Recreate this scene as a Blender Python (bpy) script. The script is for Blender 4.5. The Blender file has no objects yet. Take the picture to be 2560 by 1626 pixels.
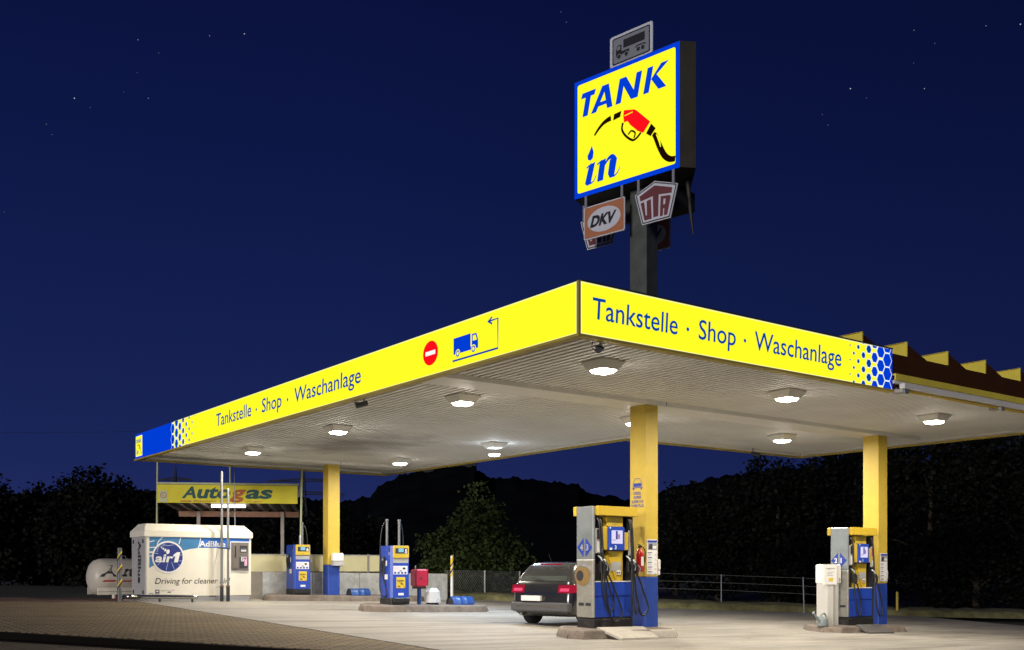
import bpy, math, random
from mathutils import Vector, Matrix
import numpy as np

# ---------------------------------------------------------------- camera, sky, exposure
SC = bpy.context.scene
COL = SC.collection
cd = bpy.data.cameras.new('camera')
cd.sensor_width = 36.0; cd.lens = 36.0; cd.shift_y = 610/2560
cd.clip_start = .1; cd.clip_end = 9000
cam = bpy.data.objects.new('camera', cd); COL.objects.link(cam)
cam.location = (0, 0, 1.28); cam.rotation_euler = (math.pi/2, 0, 0)
SC.camera = cam
SC.view_settings.view_transform = 'Standard'; SC.view_settings.look = 'None'
SC.view_settings.exposure = 0; SC.view_settings.gamma = 1
SC.cycles.use_denoising = True
SC.cycles.max_bounces = 8; SC.cycles.diffuse_bounces = 4; SC.cycles.glossy_bounces = 3
SC.cycles.sample_clamp_indirect = 4.0

W = bpy.data.worlds.new('World'); SC.world = W; W.use_nodes = True
nt = W.node_tree; nt.nodes.clear()
def nd(t, **k):
    n = nt.nodes.new(t)
    for a, b in k.items(): setattr(n, a, b)
    return n
tc = nd('ShaderNodeTexCoord'); sp = nd('ShaderNodeSeparateXYZ'); nt.links.new(tc.outputs['Generated'], sp.inputs[0])
ramp = nd('ShaderNodeValToRGB')
SKY = [(0.0, (.019, .027, .120)), (.10, (.0110, .0195, .098)), (.22, (.0072, .0142, .081)), (.36, (.0043, .0092, .061)), (.55, (.0026, .0050, .040)), (1.0, (.002, .0035, .03))]
while len(ramp.color_ramp.elements) < len(SKY): ramp.color_ramp.elements.new(.5)
for e, (p, c) in zip(ramp.color_ramp.elements, SKY): e.position = p; e.color = (*c, 1)
nt.links.new(sp.outputs['Z'], ramp.inputs[0])
# the western sky on the left keeps more of the afterglow than the east on the right
mr = nd('ShaderNodeMapRange'); mr.inputs[1].default_value = -.15; mr.inputs[2].default_value = .6; mr.inputs[3].default_value = 1.0; mr.inputs[4].default_value = .62
nt.links.new(sp.outputs['X'], mr.inputs[0])
mul = nd('ShaderNodeMix', data_type='RGBA', blend_type='MULTIPLY'); mul.inputs[0].default_value = 1
nt.links.new(ramp.outputs[0], mul.inputs[6]); nt.links.new(mr.outputs[0], mul.inputs[7])
sky_out = mul.outputs[2]
STARS = [(611, 85, .9), (524, 90, .5), (345, 100, .55), (397, 133, .3), (343, 182, .25), (186, 246, 1.0), (371, 246, .5), (226, 269, .25), (116, 311, .35), (130, 337, .35), (309, 231, .2),
         (2126, 222, 1.0), (2285, 76, .5), (2337, 109, .35), (2311, 222, .7), (2465, 65, .5), (2551, 61, 1.0), (2166, 245, .3), (2056, 287, .3), (2070, 313, .35), (2284, 158, .25), (11, 530, .25), (1402, 30, .35), (1416, 56, .35)]
acc = None
for (px, py, b) in STARS:
    d = Vector(((px-1280)/2560, 1, (1423-py)/2560)).normalized()
    dn = nd('ShaderNodeVectorMath', operation='DISTANCE'); nt.links.new(tc.outputs['Generated'], dn.inputs[0]); dn.inputs[1].default_value = d
    lt = nd('ShaderNodeMath', operation='LESS_THAN'); nt.links.new(dn.outputs['Value'], lt.inputs[0]); lt.inputs[1].default_value = .00042*(.5+.5*b)
    mm = nd('ShaderNodeMath', operation='MULTIPLY_ADD'); nt.links.new(lt.outputs[0], mm.inputs[0]); mm.inputs[1].default_value = b*.6
    if acc is None: mm.inputs[2].default_value = 0
    else: nt.links.new(acc, mm.inputs[2])
    acc = mm.outputs[0]
addn = nd('ShaderNodeMix', data_type='RGBA', blend_type='ADD'); addn.inputs[0].default_value = 1
nt.links.new(sky_out, addn.inputs[6]); nt.links.new(acc, addn.inputs[7])
bg = nd('ShaderNodeBackground'); bg.inputs[1].default_value = 1.0
nt.links.new(addn.outputs[2], bg.inputs[0])
wo = nd('ShaderNodeOutputWorld'); nt.links.new(bg.outputs[0], wo.inputs[0])
W.cycles.sampling_method = 'MANUAL'; W.cycles.sample_map_resolution = 256

sl = bpy.data.lights.new('fill_sun', 'SUN'); sl.energy = 1.6; sl.angle = math.radians(12); sl.color = (1.0, .93, .88)  # weak sun added to brighten the unlit signs and saw-tooth roof
so = bpy.data.objects.new('fill_sun', sl); COL.objects.link(so); so.rotation_euler = Vector((.50, .86, -.13)).to_track_quat('-Z', 'Y').to_euler()
LAMP_W = 180.0            # power of one canopy lamp
WARM = (1.0, .90, .75); COLD = (.60, .77, 1.0)

# ---------------------------------------------------------------- frame of the filling station
CX, CY = .92, 14.14                 # front corner of the canopy
PHI = math.atan2(.5966, .8026)      # direction of the right fascia (u); v runs along the left fascia
CP, SP = math.cos(PHI), math.sin(PHI)
def xy(u, v): return (CX + CP*u - SP*v, CY + SP*u + CP*v)
def uvof(x, y):
    x -= CX; y -= CY
    return (CP*x + SP*y, -SP*x + CP*y)
def g(u, v):                        # the forecourt falls 2.3 % towards +u and -v
    u = min(max(u, -12), 30); v = min(max(v, -30), 30)
    return -.0233*(u-4.85) + .0234*(v-3.7)
def gxy(x, y): return g(*uvof(x, y))

# ---------------------------------------------------------------- materials
MATS = {}
def mat(name, color=(.5,.5,.5), rough=.5, metal=0, var=.0, scale=4, bump=0, bscale=None, emit=None, estr=1.0, spec=None, dirt=0, dirtcol=(.05,.04,.03), alpha=None, coat=0, trans=0):
    if name in MATS: return MATS[name]
    m = bpy.data.materials.new(name); m.use_nodes = True
    t = m.node_tree; b = t.nodes['Principled BSDF']
    b.inputs['Base Color'].default_value = (*color, 1); b.inputs['Roughness'].default_value = rough; b.inputs['Metallic'].default_value = metal
    if spec is not None: b.inputs['Specular IOR Level'].default_value = spec
    if coat: b.inputs['Coat Weight'].default_value = coat
    if trans: b.inputs['Transmission Weight'].default_value = trans
    if emit is not None:
        b.inputs['Emission Color'].default_value = (*emit, 1); b.inputs['Emission Strength'].default_value = estr
    if var or bump or dirt:
        co = t.nodes.new('ShaderNodeTexCoord')
    col_out = None
    if var:
        n = t.nodes.new('ShaderNodeTexNoise'); n.inputs['Scale'].default_value = scale; n.inputs['Detail'].default_value = 6; n.inputs['Roughness'].default_value = .65
        t.links.new(co.outputs['Object'], n.inputs['Vector'])
        r = t.nodes.new('ShaderNodeValToRGB'); r.color_ramp.elements[0].position = .3; r.color_ramp.elements[1].position = .7
        r.color_ramp.elements[0].color = (*[c*(1-var) for c in color], 1); r.color_ramp.elements[1].color = (*[min(1, c*(1+var)) for c in color], 1)
        t.links.new(n.outputs['Fac'], r.inputs[0]); col_out = r.outputs[0]
        rr = t.nodes.new('ShaderNodeMapRange'); rr.inputs[3].default_value = max(.05, rough-.12); rr.inputs[4].default_value = min(1, rough+.12)
        t.links.new(n.outputs['Fac'], rr.inputs[0]); t.links.new(rr.outputs[0], b.inputs['Roughness'])
    if dirt:
        n2 = t.nodes.new('ShaderNodeTexNoise'); n2.inputs['Scale'].default_value = scale*.7+1.3; n2.inputs['Detail'].default_value = 8; n2.inputs['Roughness'].default_value = .75
        t.links.new(co.outputs['Object'], n2.inputs['Vector'])
        r2 = t.nodes.new('ShaderNodeValToRGB'); r2.color_ramp.elements[0].position = .52; r2.color_ramp.elements[1].position = .78
        r2.color_ramp.elements[0].color = (0,0,0,1); r2.color_ramp.elements[1].color = (dirt,dirt,dirt,1)
        t.links.new(n2.outputs['Fac'], r2.inputs[0])
        mx = t.nodes.new('ShaderNodeMix'); mx.data_type = 'RGBA'
        t.links.new(r2.outputs[0], mx.inputs[0]); mx.inputs[7].default_value = (*dirtcol, 1)
        if col_out: t.links.new(col_out, mx.inputs[6])
        else: mx.inputs[6].default_value = (*color, 1)
        col_out = mx.outputs[2]
    if col_out: t.links.new(col_out, b.inputs['Base Color'])
    if bump:
        n3 = t.nodes.new('ShaderNodeTexNoise'); n3.inputs['Scale'].default_value = bscale or scale*6; n3.inputs['Detail'].default_value = 5
        t.links.new(co.outputs['Object'], n3.inputs['Vector'])
        bp = t.nodes.new('ShaderNodeBump'); bp.inputs['Strength'].default_value = bump; bp.inputs['Distance'].default_value = .02
        t.links.new(n3.outputs['Fac'], bp.inputs['Height']); t.links.new(bp.outputs[0], b.inputs['Normal'])
    MATS[name] = m; return m
def glow(name, color, s=1.0):
    if name in MATS: return MATS[name]
    m = bpy.data.materials.new(name); m.use_nodes = True
    t = m.node_tree; t.nodes.clear()
    e = t.nodes.new('ShaderNodeEmission'); e.inputs[0].default_value = (*color, 1); e.inputs[1].default_value = s
    o = t.nodes.new('ShaderNodeOutputMaterial'); t.links.new(e.outputs[0], o.inputs[0])
    MATS[name] = m; return m

glow('lit_yellow', (1.0, .97, .02), 1.03); glow('lit_pale', (1.0, 1.0, .42)); glow('lit_blue', (.0, .047, .66)); glow('lit_text_blue', (.0, .050, .38)); glow('lit_white', (.95, 1.0, .95))
glow('lit_red', (1.0, .005, .012)); glow('lit_black', (.012, .003, .001)); glow('lit_brown', (.16, .02, .004))
glow('lamp_glass', (1.0, .92, .80), 44); glow('lamp_glass_cold', (.78, .88, 1.0), 36); glow('tube_glass', (1.0, .88, .82), 9)
glow('screen_white', (.78, .72, .95), 1.0); glow('screen_cyan', (.35, .75, .95), .9); glow('tail_red', (.38, .012, .035), 1); glow('tail_core', (1.0, .10, .22), .95)
mat('yellow_paint', (.62, .43, .035), .42, var=.07, scale=3, dirt=.22, dirtcol=(.30,.20,.05))
mat('yellow_column', (.58, .42, .055), .5, var=.06, scale=5, bump=.25, bscale=60, dirt=.18, dirtcol=(.33,.22,.05))
mat('blue_column', (.018, .060, .34), .5, var=.12, scale=5, bump=.25, bscale=60, dirt=.3, dirtcol=(.03,.05,.16))
mat('blue_paint', (.020, .065, .44), .34, var=.14, scale=4, coat=.15, dirt=.4, dirtcol=(.02,.04,.2))
mat('dark_blue', (.01, .03, .2), .4)
mat('trim_olive', (.45, .35, .06), .5, var=.15, scale=2)
mat('white_paint', (.80, .79, .74), .45, var=.05, scale=3, dirt=.12, dirtcol=(.45,.42,.33))
mat('cream_paint', (.80, .76, .64), .5, var=.04, scale=3, dirt=.10, dirtcol=(.5,.43,.3))
mat('grey_panel', (.42, .42, .43), .5, var=.06, scale=5)
mat('steel', (.36, .40, .41), .40, .6, var=.10, scale=3, bump=.03, bscale=14)
mat('steel_dirty', (.44, .43, .38), .42, .5, var=.2, scale=5, dirt=.8, dirtcol=(.22,.17,.10), bump=.04, bscale=14)
mat('galvanised', (.62, .63, .60), .36, .35, var=.25, scale=4, bump=.1, bscale=3)
mat('dark_metal', (.045, .047, .05), .45, .3, var=.2, scale=6)
mat('black_rubber', (.012, .012, .013), .35)
mat('black_plastic', (.018, .018, .02), .4, var=.2, scale=10)
mat('black_dirty', (.02, .02, .021), .5, var=.3, scale=8, dirt=.5, dirtcol=(.12,.10,.08))
mat('paper', (.78, .77, .76), .6); mat('print_dark', (.03,.03,.04), .6); mat('print_blue', (.02,.05,.35), .5); mat('print_red', (.5,.02,.03), .5)
mat('print_grey', (.32,.33,.36), .6); mat('print_pink', (.72, .40, .60), .6); mat('print_yellow', (.75,.52,.03), .5); mat('print_white', (.8,.8,.8), .5)
mat('stainless', (.62,.62,.60), .2, 1.0); mat('panel_brown', (.16,.14,.125), .45, var=.1, scale=8); mat('post_white', (.55,.54,.50), .5, var=.06, scale=3, dirt=.15, dirtcol=(.35,.32,.26)); mat('wire_grey', (.16,.17,.16), .6); mat('label_grey', (.40,.40,.38), .5, var=.15, scale=30)
mat('red_box', (.42, .015, .045), .35, var=.08, scale=4, coat=.2)
mat('extinguisher_red', (.50, .01, .015), .3, coat=.3)
mat('shade_joint_black', (.006,.005,.004), .9, spec=.1); mat('pipe_grey', (.20,.205,.205), .42, .4, var=.15, scale=4); mat('bollard_grey', (.15,.155,.155), .5, .4, var=.25, scale=5); mat('plate_dark', (.13,.125,.115), .55, .2, var=.2, scale=5, dirt=.4, dirtcol=(.25,.22,.18)); mat('concrete_kerb', (.19, .155, .125), .85, var=.35, scale=3, bump=.6, bscale=25, dirt=.8, dirtcol=(.05,.04,.035))  # the near-black tone paints kerb shade and also fills the paving joint
mat('concrete_light', (.46, .43, .37), .85, var=.18, scale=4, bump=.4, bscale=25, dirt=.4, dirtcol=(.16,.13,.10))
mat('wall_concrete', (.30, .27, .23), .85, var=.2, scale=3, bump=.3, bscale=20, dirt=.5, dirtcol=(.13,.11,.09))
mat('screen_board', (.62, .58, .34), .5, var=.06, scale=2)
mat('brown_panel', (.055, .019, .008), .8, spec=.1, var=.15, scale=2)
mat('roof_dark', (.02, .02, .02), .6)
mat('autogas_yellow', (.82, .73, .03), .5, var=.05, scale=2)
mat('tooth_yellow', (.80, .67, .08), .5, var=.08, scale=2, dirt=.3, dirtcol=(.3,.23,.05))
mat('pale_green_pole', (.50, .54, .30), .5, var=.1, scale=2)
mat('soffit_grey', (.26, .24, .22), .6, var=.15, scale=3)
mat('wood_beam', (.24, .13, .08), .7, var=.2, scale=5)
mat('tank_white', (.62, .58, .50), .4, var=.06, scale=3, dirt=.25, dirtcol=(.35,.3,.22))
mat('sign_orange', (.44, .17, .08), .6, var=.06, scale=8); mat('sign_white', (.60,.62,.70), .6, var=.05, scale=8); mat('sign_maroon', (.15, .035, .045), .6)
mat('sign_grey', (.22,.24,.28), .6); mat('sign_black', (.012,.012,.02), .6)
mat('pylon_dark', (.030, .028, .020), .6, var=.2, scale=2); mat('pylon_post', (.075, .088, .082), .55, var=.25, scale=3, bump=.15, bscale=12)
mat('car_paint', (.020, .020, .021), .25, var=.1, scale=2, coat=.8)
mat('car_glass', (.05, .06, .055), .06, spec=.9); mat('car_trim', (.10,.10,.105), .35); mat('tyre', (.012,.012,.012), .8); mat('chrome', (.6,.6,.6), .15, 1.0)
mat('can_grey', (.20, .24, .25), .45, var=.08, scale=12)
mat('barrel_blue', (.02, .07, .26), .4, var=.15, scale=6); mat('green_text', (.012,.10,.10), .5); mat('orange_text', (.52,.14,.03), .5)
mat('adblue_light', (.045,.20,.42), .4, var=.15, scale=3); mat('adblue_band', (.012,.13,.50), .4); mat('adblue_disc', (.012,.03,.22), .4); mat('adblue_line', (.45,.62,.75), .5)
mat('bark', (.05,.038,.028), .9, var=.3, scale=8, bump=.6)
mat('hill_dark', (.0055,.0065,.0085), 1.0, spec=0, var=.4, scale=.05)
mat('ruin_stone', (.03,.028,.03), .95)
mat('soil_red', (.10,.05,.03), .9, var=.3, scale=2)
mat('verge_grass', (.13,.125,.05), .9, var=.5, scale=3, bump=1, bscale=12, dirt=.7, dirtcol=(.18,.15,.10))
mat('field_dark', (.018,.022,.012), .95, var=.4, scale=.4)

def leaf_mat(name, c):
    if name in MATS: return MATS[name]
    m = bpy.data.materials.new(name); m.use_nodes = True; t = m.node_tree; b = t.nodes['Principled BSDF']
    b.inputs['Roughness'].default_value = .7; b.inputs['Specular IOR Level'].default_value = .12
    co = t.nodes.new('ShaderNodeTexCoord'); n = t.nodes.new('ShaderNodeTexNoise'); n.inputs['Scale'].default_value = 2.2; n.inputs['Detail'].default_value = 4
    t.links.new(co.outputs['Object'], n.inputs['Vector'])
    r = t.nodes.new('ShaderNodeValToRGB'); r.color_ramp.elements[0].position = .32; r.color_ramp.elements[1].position = .7
    r.color_ramp.elements[0].color = (*[x*.6 for x in c], 1); r.color_ramp.elements[1].color = (*[x*1.45 for x in c], 1)
    t.links.new(n.outputs['Fac'], r.inputs[0]); t.links.new(r.outputs[0], b.inputs['Base Color'])
    MATS[name] = m; return m
leaf_mat('leaf_lit', (.050, .072, .022)); leaf_mat('leaf_unlit', (.0036, .0046, .0032))  # lit and unlit look of the trees put into the leaf colours

# procedural grounds -------------------------------------------------
def ground_mat(name, base, dark, light, brick=False, rough=.8, bump=.3):
    m = bpy.data.materials.new(name); m.use_nodes = True; t = m.node_tree; b = t.nodes['Principled BSDF']; L = t.links.new
    co = t.nodes.new('ShaderNodeTexCoord')
    def noise(sc, det, sx=1, sy=1):
        mp = t.nodes.new('ShaderNodeMapping'); mp.inputs['Scale'].default_value = (sx, sy, 1); L(co.outputs['Object'], mp.inputs[0])
        n = t.nodes.new('ShaderNodeTexNoise'); n.inputs['Scale'].default_value = sc; n.inputs['Detail'].default_value = det; n.inputs['Roughness'].default_value = .65; L(mp.outputs[0], n.inputs['Vector']); return n
    def rampn(src, p0, p1, c0, c1):
        r = t.nodes.new('ShaderNodeValToRGB'); r.color_ramp.elements[0].position = p0; r.color_ramp.elements[1].position = p1
        r.color_ramp.elements[0].color = (*c0, 1); r.color_ramp.elements[1].color = (*c1, 1); L(src, r.inputs[0]); return r
    n1 = noise(.55, 7, .6, 1.6); r1 = rampn(n1.outputs['Fac'], .3, .72, dark, light)
    n2 = noise(1.1, 9, .35, 2.2); r2 = rampn(n2.outputs['Fac'], .46, .74, (0,0,0), (.8,.8,.8))
    mx = t.nodes.new('ShaderNodeMix'); mx.data_type = 'RGBA'; L(r2.outputs[0], mx.inputs[0]); L(r1.outputs[0], mx.inputs[6]); mx.inputs[7].default_value = (*[c*.55 for c in base], 1)
    n3 = noise(70, 3); r3 = rampn(n3.outputs['Fac'], .3, .7, (.78,.78,.78), (1.15,1.15,1.15))
    m2 = t.nodes.new('ShaderNodeMix'); m2.data_type = 'RGBA'; m2.blend_type = 'MULTIPLY'; m2.inputs[0].default_value = 1; L(mx.outputs[2], m2.inputs[6]); L(r3.outputs[0], m2.inputs[7])
    if not brick and 'forecourt' in name:          # oil spots beside the islands, tyre tracks along the lanes
        mp = t.nodes.new('ShaderNodeMapping'); mp.inputs['Scale'].default_value = (.16, 1.9, 1); L(co.outputs['Object'], mp.inputs[0])
        n4 = t.nodes.new('ShaderNodeTexNoise'); n4.inputs['Scale'].default_value = 1.0; n4.inputs['Detail'].default_value = 5; L(mp.outputs[0], n4.inputs['Vector'])
        n5 = noise(2.6, 6); r4 = rampn(n4.outputs['Fac'], .52, .68, (1,1,1), (.66,.64,.61)); r5 = rampn(n5.outputs['Fac'], .60, .72, (1,1,1), (.55,.52,.48))
        for r_ in (r4, r5):
            m5 = t.nodes.new('ShaderNodeMix'); m5.data_type = 'RGBA'; m5.blend_type = 'MULTIPLY'; m5.inputs[0].default_value = .85; L(m2.outputs[2], m5.inputs[6]); L(r_.outputs[0], m5.inputs[7]); m2 = m5
    out = m2.outputs[2]; h = n3.outputs['Fac']
    if brick:
        br = t.nodes.new('ShaderNodeTexBrick'); br.inputs['Scale'].default_value = 1.0; br.inputs['Brick Width'].default_value = .30; br.inputs['Row Height'].default_value = .15
        br.inputs['Mortar Size'].default_value = .02; br.inputs['Mortar Smooth'].default_value = .3
        br.inputs['Color1'].default_value = (1,1,1,1); br.inputs['Color2'].default_value = (.78,.76,.72,1); br.inputs['Mortar'].default_value = (.22,.2,.17,1)
        L(co.outputs['Object'], br.inputs['Vector'])
        m3 = t.nodes.new('ShaderNodeMix'); m3.data_type = 'RGBA'; m3.blend_type = 'MULTIPLY'; m3.inputs[0].default_value = 1; L(out, m3.inputs[6]); L(br.outputs['Color'], m3.inputs[7]); out = m3.outputs[2]
        inv = t.nodes.new('ShaderNodeMath'); inv.operation = 'MULTIPLY_ADD'; L(br.outputs['Fac'], inv.inputs[0]); inv.inputs[1].default_value = -1.2; L(h, inv.inputs[2]); h = inv.outputs[0]
    L(out, b.inputs['Base Color'])
    rr = t.nodes.new('ShaderNodeMapRange'); rr.inputs[3].default_value = rough-.15; rr.inputs[4].default_value = min(1, rough+.15); L(n1.outputs['Fac'], rr.inputs[0]); L(rr.outputs[0], b.inputs['Roughness'])
    bp = t.nodes.new('ShaderNodeBump'); bp.inputs['Strength'].default_value = bump; bp.inputs['Distance'].default_value = .012; L(h, bp.inputs['Height']); L(bp.outputs[0], b.inputs['Normal'])
    MATS[name] = m; return m
ground_mat('forecourt_concrete', (.34,.317,.275), (.235,.217,.187), (.43,.40,.35), rough=.72, bump=.25)
ground_mat('paving_blocks', (.30,.225,.13), (.23,.17,.095), (.35,.265,.15), brick=True, rough=.85, bump=.7)
ground_mat('road_asphalt', (.09,.065,.045), (.06,.045,.032), (.12,.09,.06), rough=.9, bump=.8)

# ceiling sheet with a soot stain of its own
def ceiling_mat():
    m = bpy.data.materials.new('ceiling_sheet'); m.use_nodes = True; t = m.node_tree; b = t.nodes['Principled BSDF']; L = t.links.new
    co = t.nodes.new('ShaderNodeTexCoord')
    n = t.nodes.new('ShaderNodeTexNoise'); n.inputs['Scale'].default_value = 1.2; n.inputs['Detail'].default_value = 6; L(co.outputs['Object'], n.inputs['Vector'])
    r = t.nodes.new('ShaderNodeValToRGB'); r.color_ramp.elements[0].position = .3; r.color_ramp.elements[1].position = .7
    r.color_ramp.elements[0].color = (.74,.735,.70,1); r.color_ramp.elements[1].color = (.84,.835,.81,1); L(n.outputs['Fac'], r.inputs[0])
    mp = t.nodes.new('ShaderNodeMapping'); mp.inputs['Location'].default_value = (-3.6, -13.6*.55, 0); mp.inputs['Scale'].default_value = (1, .55, 0); L(co.outputs['Object'], mp.inputs[0])
    ln = t.nodes.new('ShaderNodeVectorMath'); ln.operation = 'LENGTH'; L(mp.outputs[0], ln.inputs[0])
    ad = t.nodes.new('ShaderNodeMath'); ad.operation = 'MULTIPLY_ADD'; L(n.outputs['Fac'], ad.inputs[0]); ad.inputs[1].default_value = 2.2; L(ln.outputs['Value'], ad.inputs[2])
    mr = t.nodes.new('ShaderNodeMapRange'); mr.inputs[1].default_value = 1.3; mr.inputs[2].default_value = 2.9; mr.inputs[3].default_value = .62; mr.inputs[4].default_value = 0; L(ad.outputs[0], mr.inputs[0])
    mx = t.nodes.new('ShaderNodeMix'); mx.data_type = 'RGBA'; L(mr.outputs[0], mx.inputs[0]); L(r.outputs[0], mx.inputs[6]); mx.inputs[7].default_value = (.10,.085,.07,1)
    L(mx.outputs[2], b.inputs['Base Color']); b.inputs['Roughness'].default_value = .62
    MATS['ceiling_sheet'] = m
ceiling_mat()

# ---------------------------------------------------------------- mesh helpers
def v3(p): return Vector(p)
class Frame:                        # a flat face: origin, direction to the right, direction up
    def __init__(s, o, x, y): s.o = v3(o); s.x = v3(x).normalized(); s.y = v3(y).normalized(); s.n = s.x.cross(s.y)
    def p(s, a, b, c=0): return s.o + s.x*a + s.y*b + s.n*c
TXT = {}
def text_data(body, bold):
    k = (body, bold)
    if k not in TXT:
        c = bpy.data.curves.new('lettering', 'FONT'); c.body = body; c.size = 1; c.resolution_u = 3; c.offset = bold
        o = bpy.data.objects.new('lettering', c); me = bpy.data.meshes.new_from_object(o)
        vs = np.array([v.co[:2] for v in me.vertices]) if len(me.vertices) else np.zeros((0, 2))
        fs = [tuple(p.vertices) for p in me.polygons]
        bpy.data.meshes.remove(me); bpy.data.objects.remove(o); bpy.data.curves.remove(c)
        TXT[k] = (vs, fs)
    return TXT[k]
class MB:
    def __init__(s): s.v = []; s.f = []; s.m = []; s.sm = []; s.mats = []
    def mi(s, m):
        if m not in s.mats: s.mats.append(m)
        return s.mats.index(m)
    def add(s, vs, fs, m, smooth=False):
        b = len(s.v); k = s.mi(m); s.v += [tuple(p) for p in vs]
        for f in fs: s.f.append([b+i for i in f]); s.m.append(k); s.sm.append(smooth)
        return s
    def box(s, x0, x1, y0, y1, z0, z1, m, bev=0):
        if bev:
            e = bev; P = []
            for z, ins in ((z0, e), (z0+e, 0), (z1-e, 0), (z1, e)):
                a, b, c, d = x0+ins, x1-ins, y0+ins, y1-ins
                P += [(a+e,c,z),(b-e,c,z),(b,c+e,z),(b,d-e,z),(b-e,d,z),(a+e,d,z),(a,d-e,z),(a,c+e,z)]
            F = [list(range(7,-1,-1)), list(range(24,32))]
            for l in range(3):
                for i in range(8): F.append([l*8+i, l*8+(i+1)%8, l*8+8+(i+1)%8, l*8+8+i])
            return s.add(P, F, m)
        P = [(x0,y0,z0),(x1,y0,z0),(x1,y1,z0),(x0,y1,z0),(x0,y0,z1),(x1,y0,z1),(x1,y1,z1),(x0,y1,z1)]
        return s.add(P, [(3,2,1,0),(4,5,6,7),(0,1,5,4),(1,2,6,5),(2,3,7,6),(3,0,4,7)], m)
    def prism(s, pts, z0, z1, m, top=None, smooth=False):  # polygon in x,y
        n = len(pts); q = top or pts
        P = [(*p, z0) for p in pts] + [(*p, z1) for p in q]
        return s.add(P, [list(range(n-1,-1,-1)), list(range(n, 2*n))], m).add(P, [[i,(i+1)%n,n+(i+1)%n,n+i] for i in range(n)], m, smooth)
    def slab(s, fr, pts, c0, c1, m):                        # polygon on a frame with thickness
        n = len(pts); P = [fr.p(a, b, c0) for a, b in pts] + [fr.p(a, b, c1) for a, b in pts]
        return s.add(P, [list(range(n-1,-1,-1)), list(range(n, 2*n))] + [[i,(i+1)%n,n+(i+1)%n,n+i] for i in range(n)], m)
    def poly(s, fr, pts, m, off=.004): return s.add([fr.p(a, b, off) for a, b in pts], [list(range(len(pts)))], m)
    def quad(s, fr, a0, b0, a1, b1, m, off=.004): return s.poly(fr, [(a0,b0),(a1,b0),(a1,b1),(a0,b1)], m, off)
    def rrect(s, fr, a0, b0, a1, b1, r, m, off=.004): return s.poly(fr, rr(a0, b0, a1, b1, r), m, off)
    def ell(s, fr, a, b, ra, rb, m, off=.004, n=28, rot=0):
        c, d = math.cos(rot), math.sin(rot)
        return s.poly(fr, [(a+ra*math.cos(t)*c-rb*math.sin(t)*d, b+ra*math.cos(t)*d+rb*math.sin(t)*c) for t in [2*math.pi*i/n for i in range(n)]], m, off)
    def ring(s, fr, a, b, ra, rb, w, m, off=.004, n=32):
        P = []
        for i in range(n):
            t = 2*math.pi*i/n
            P += [fr.p(a+ra*math.cos(t), b+rb*math.sin(t), off), fr.p(a+(ra-w)*math.cos(t), b+(rb-w)*math.sin(t), off)]
        return s.add(P, [[2*i, 2*((i+1)%n), 2*((i+1)%n)+1, 2*i+1] for i in range(n)], m)
    def stroke(s, fr, pts, w, m, off=.004):                 # ribbon; w is a number or one per point
        n = len(pts); ws = w if isinstance(w, (list, tuple)) else [w]*n; P = []
        for i, (a, b) in enumerate(pts):
            p0 = pts[max(0, i-1)]; p1 = pts[min(n-1, i+1)]
            dx, dy = p1[0]-p0[0], p1[1]-p0[1]; l = math.hypot(dx, dy) or 1; nx, ny = -dy/l, dx/l
            k = 1.0
            if 0 < i < n-1:
                ax, ay = a-p0[0], b-p0[1]; la = math.hypot(ax, ay) or 1
                cosv = abs((-ay/la)*nx + (ax/la)*ny); k = 1/max(.5, cosv)
            h = ws[i]/2*k
            P += [fr.p(a+nx*h, b+ny*h, off), fr.p(a-nx*h, b-ny*h, off)]
        return s.add(P, [[2*i, 2*i+1, 2*i+3, 2*i+2] for i in range(n-1)], m)
    def text(s, fr, body, a0, b0, cap, m, w=None, bold=0, shear=0, off=.004, warp=None):
        vs, fs = text_data(body, bold); cv, _ = text_data('H', bold)
        if not len(vs): return s
        sy = cap/(cv[:,1].max()-cv[:,1].min()); y0 = cv[:,1].min(); x0, x1 = vs[:,0].min(), vs[:,0].max()
        sx = sy if w is None else w/(x1-x0)
        P = []
        for x, y in vs:
            b = (y-y0)*sy; a = (x-x0)*sx + shear*b
            P.append(warp(a0+a, b0+b) if warp else fr.p(a0+a, b0+b, off))
        return s.add(P, fs, m)
    def tube(s, pts, r, m, n=8, sub=0, caps=True):
        pts = [v3(p) for p in pts]
        if sub:
            q = []; N = len(pts)
            for i in range(N-1):
                p0, p1, p2, p3 = pts[max(0,i-1)], pts[i], pts[i+1], pts[min(N-1,i+2)]
                for k in range(sub):
                    t = k/sub
                    q.append(.5*((2*p1)+(p2-p0)*t+(2*p0-5*p1+4*p2-p3)*t*t+(3*p1-p0-3*p2+p3)*t**3))
            pts = q+[pts[-1]]
        N = len(pts); rs = r if isinstance(r, (list, tuple)) else [r]*N
        if len(rs) != N: rs = [rs[0]+(rs[-1]-rs[0])*i/(N-1) for i in range(N)]
        P = []; up = None
        for i, p in enumerate(pts):
            t = (pts[min(N-1,i+1)]-pts[max(0,i-1)]).normalized()
            if up is None:
                up = Vector((0,0,1)) if abs(t.z) < .9 else Vector((1,0,0))
            x = t.cross(up)
            if x.length < 1e-4: x = t.cross(Vector((.3,1,.2)))
            x.normalize(); y = x.cross(t).normalized(); up = y
            P += [p + (x*math.cos(2*math.pi*k/n)+y*math.sin(2*math.pi*k/n))*rs[i] for k in range(n)]
        F = [[i*n+k, i*n+(k+1)%n, (i+1)*n+(k+1)%n, (i+1)*n+k] for i in range(N-1) for k in range(n)]
        s.add(P, F, m, True)
        if caps: s.add(P[:n], [list(range(n-1,-1,-1))], m); s.add(P[-n:], [list(range(n))], m)
        return s
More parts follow.
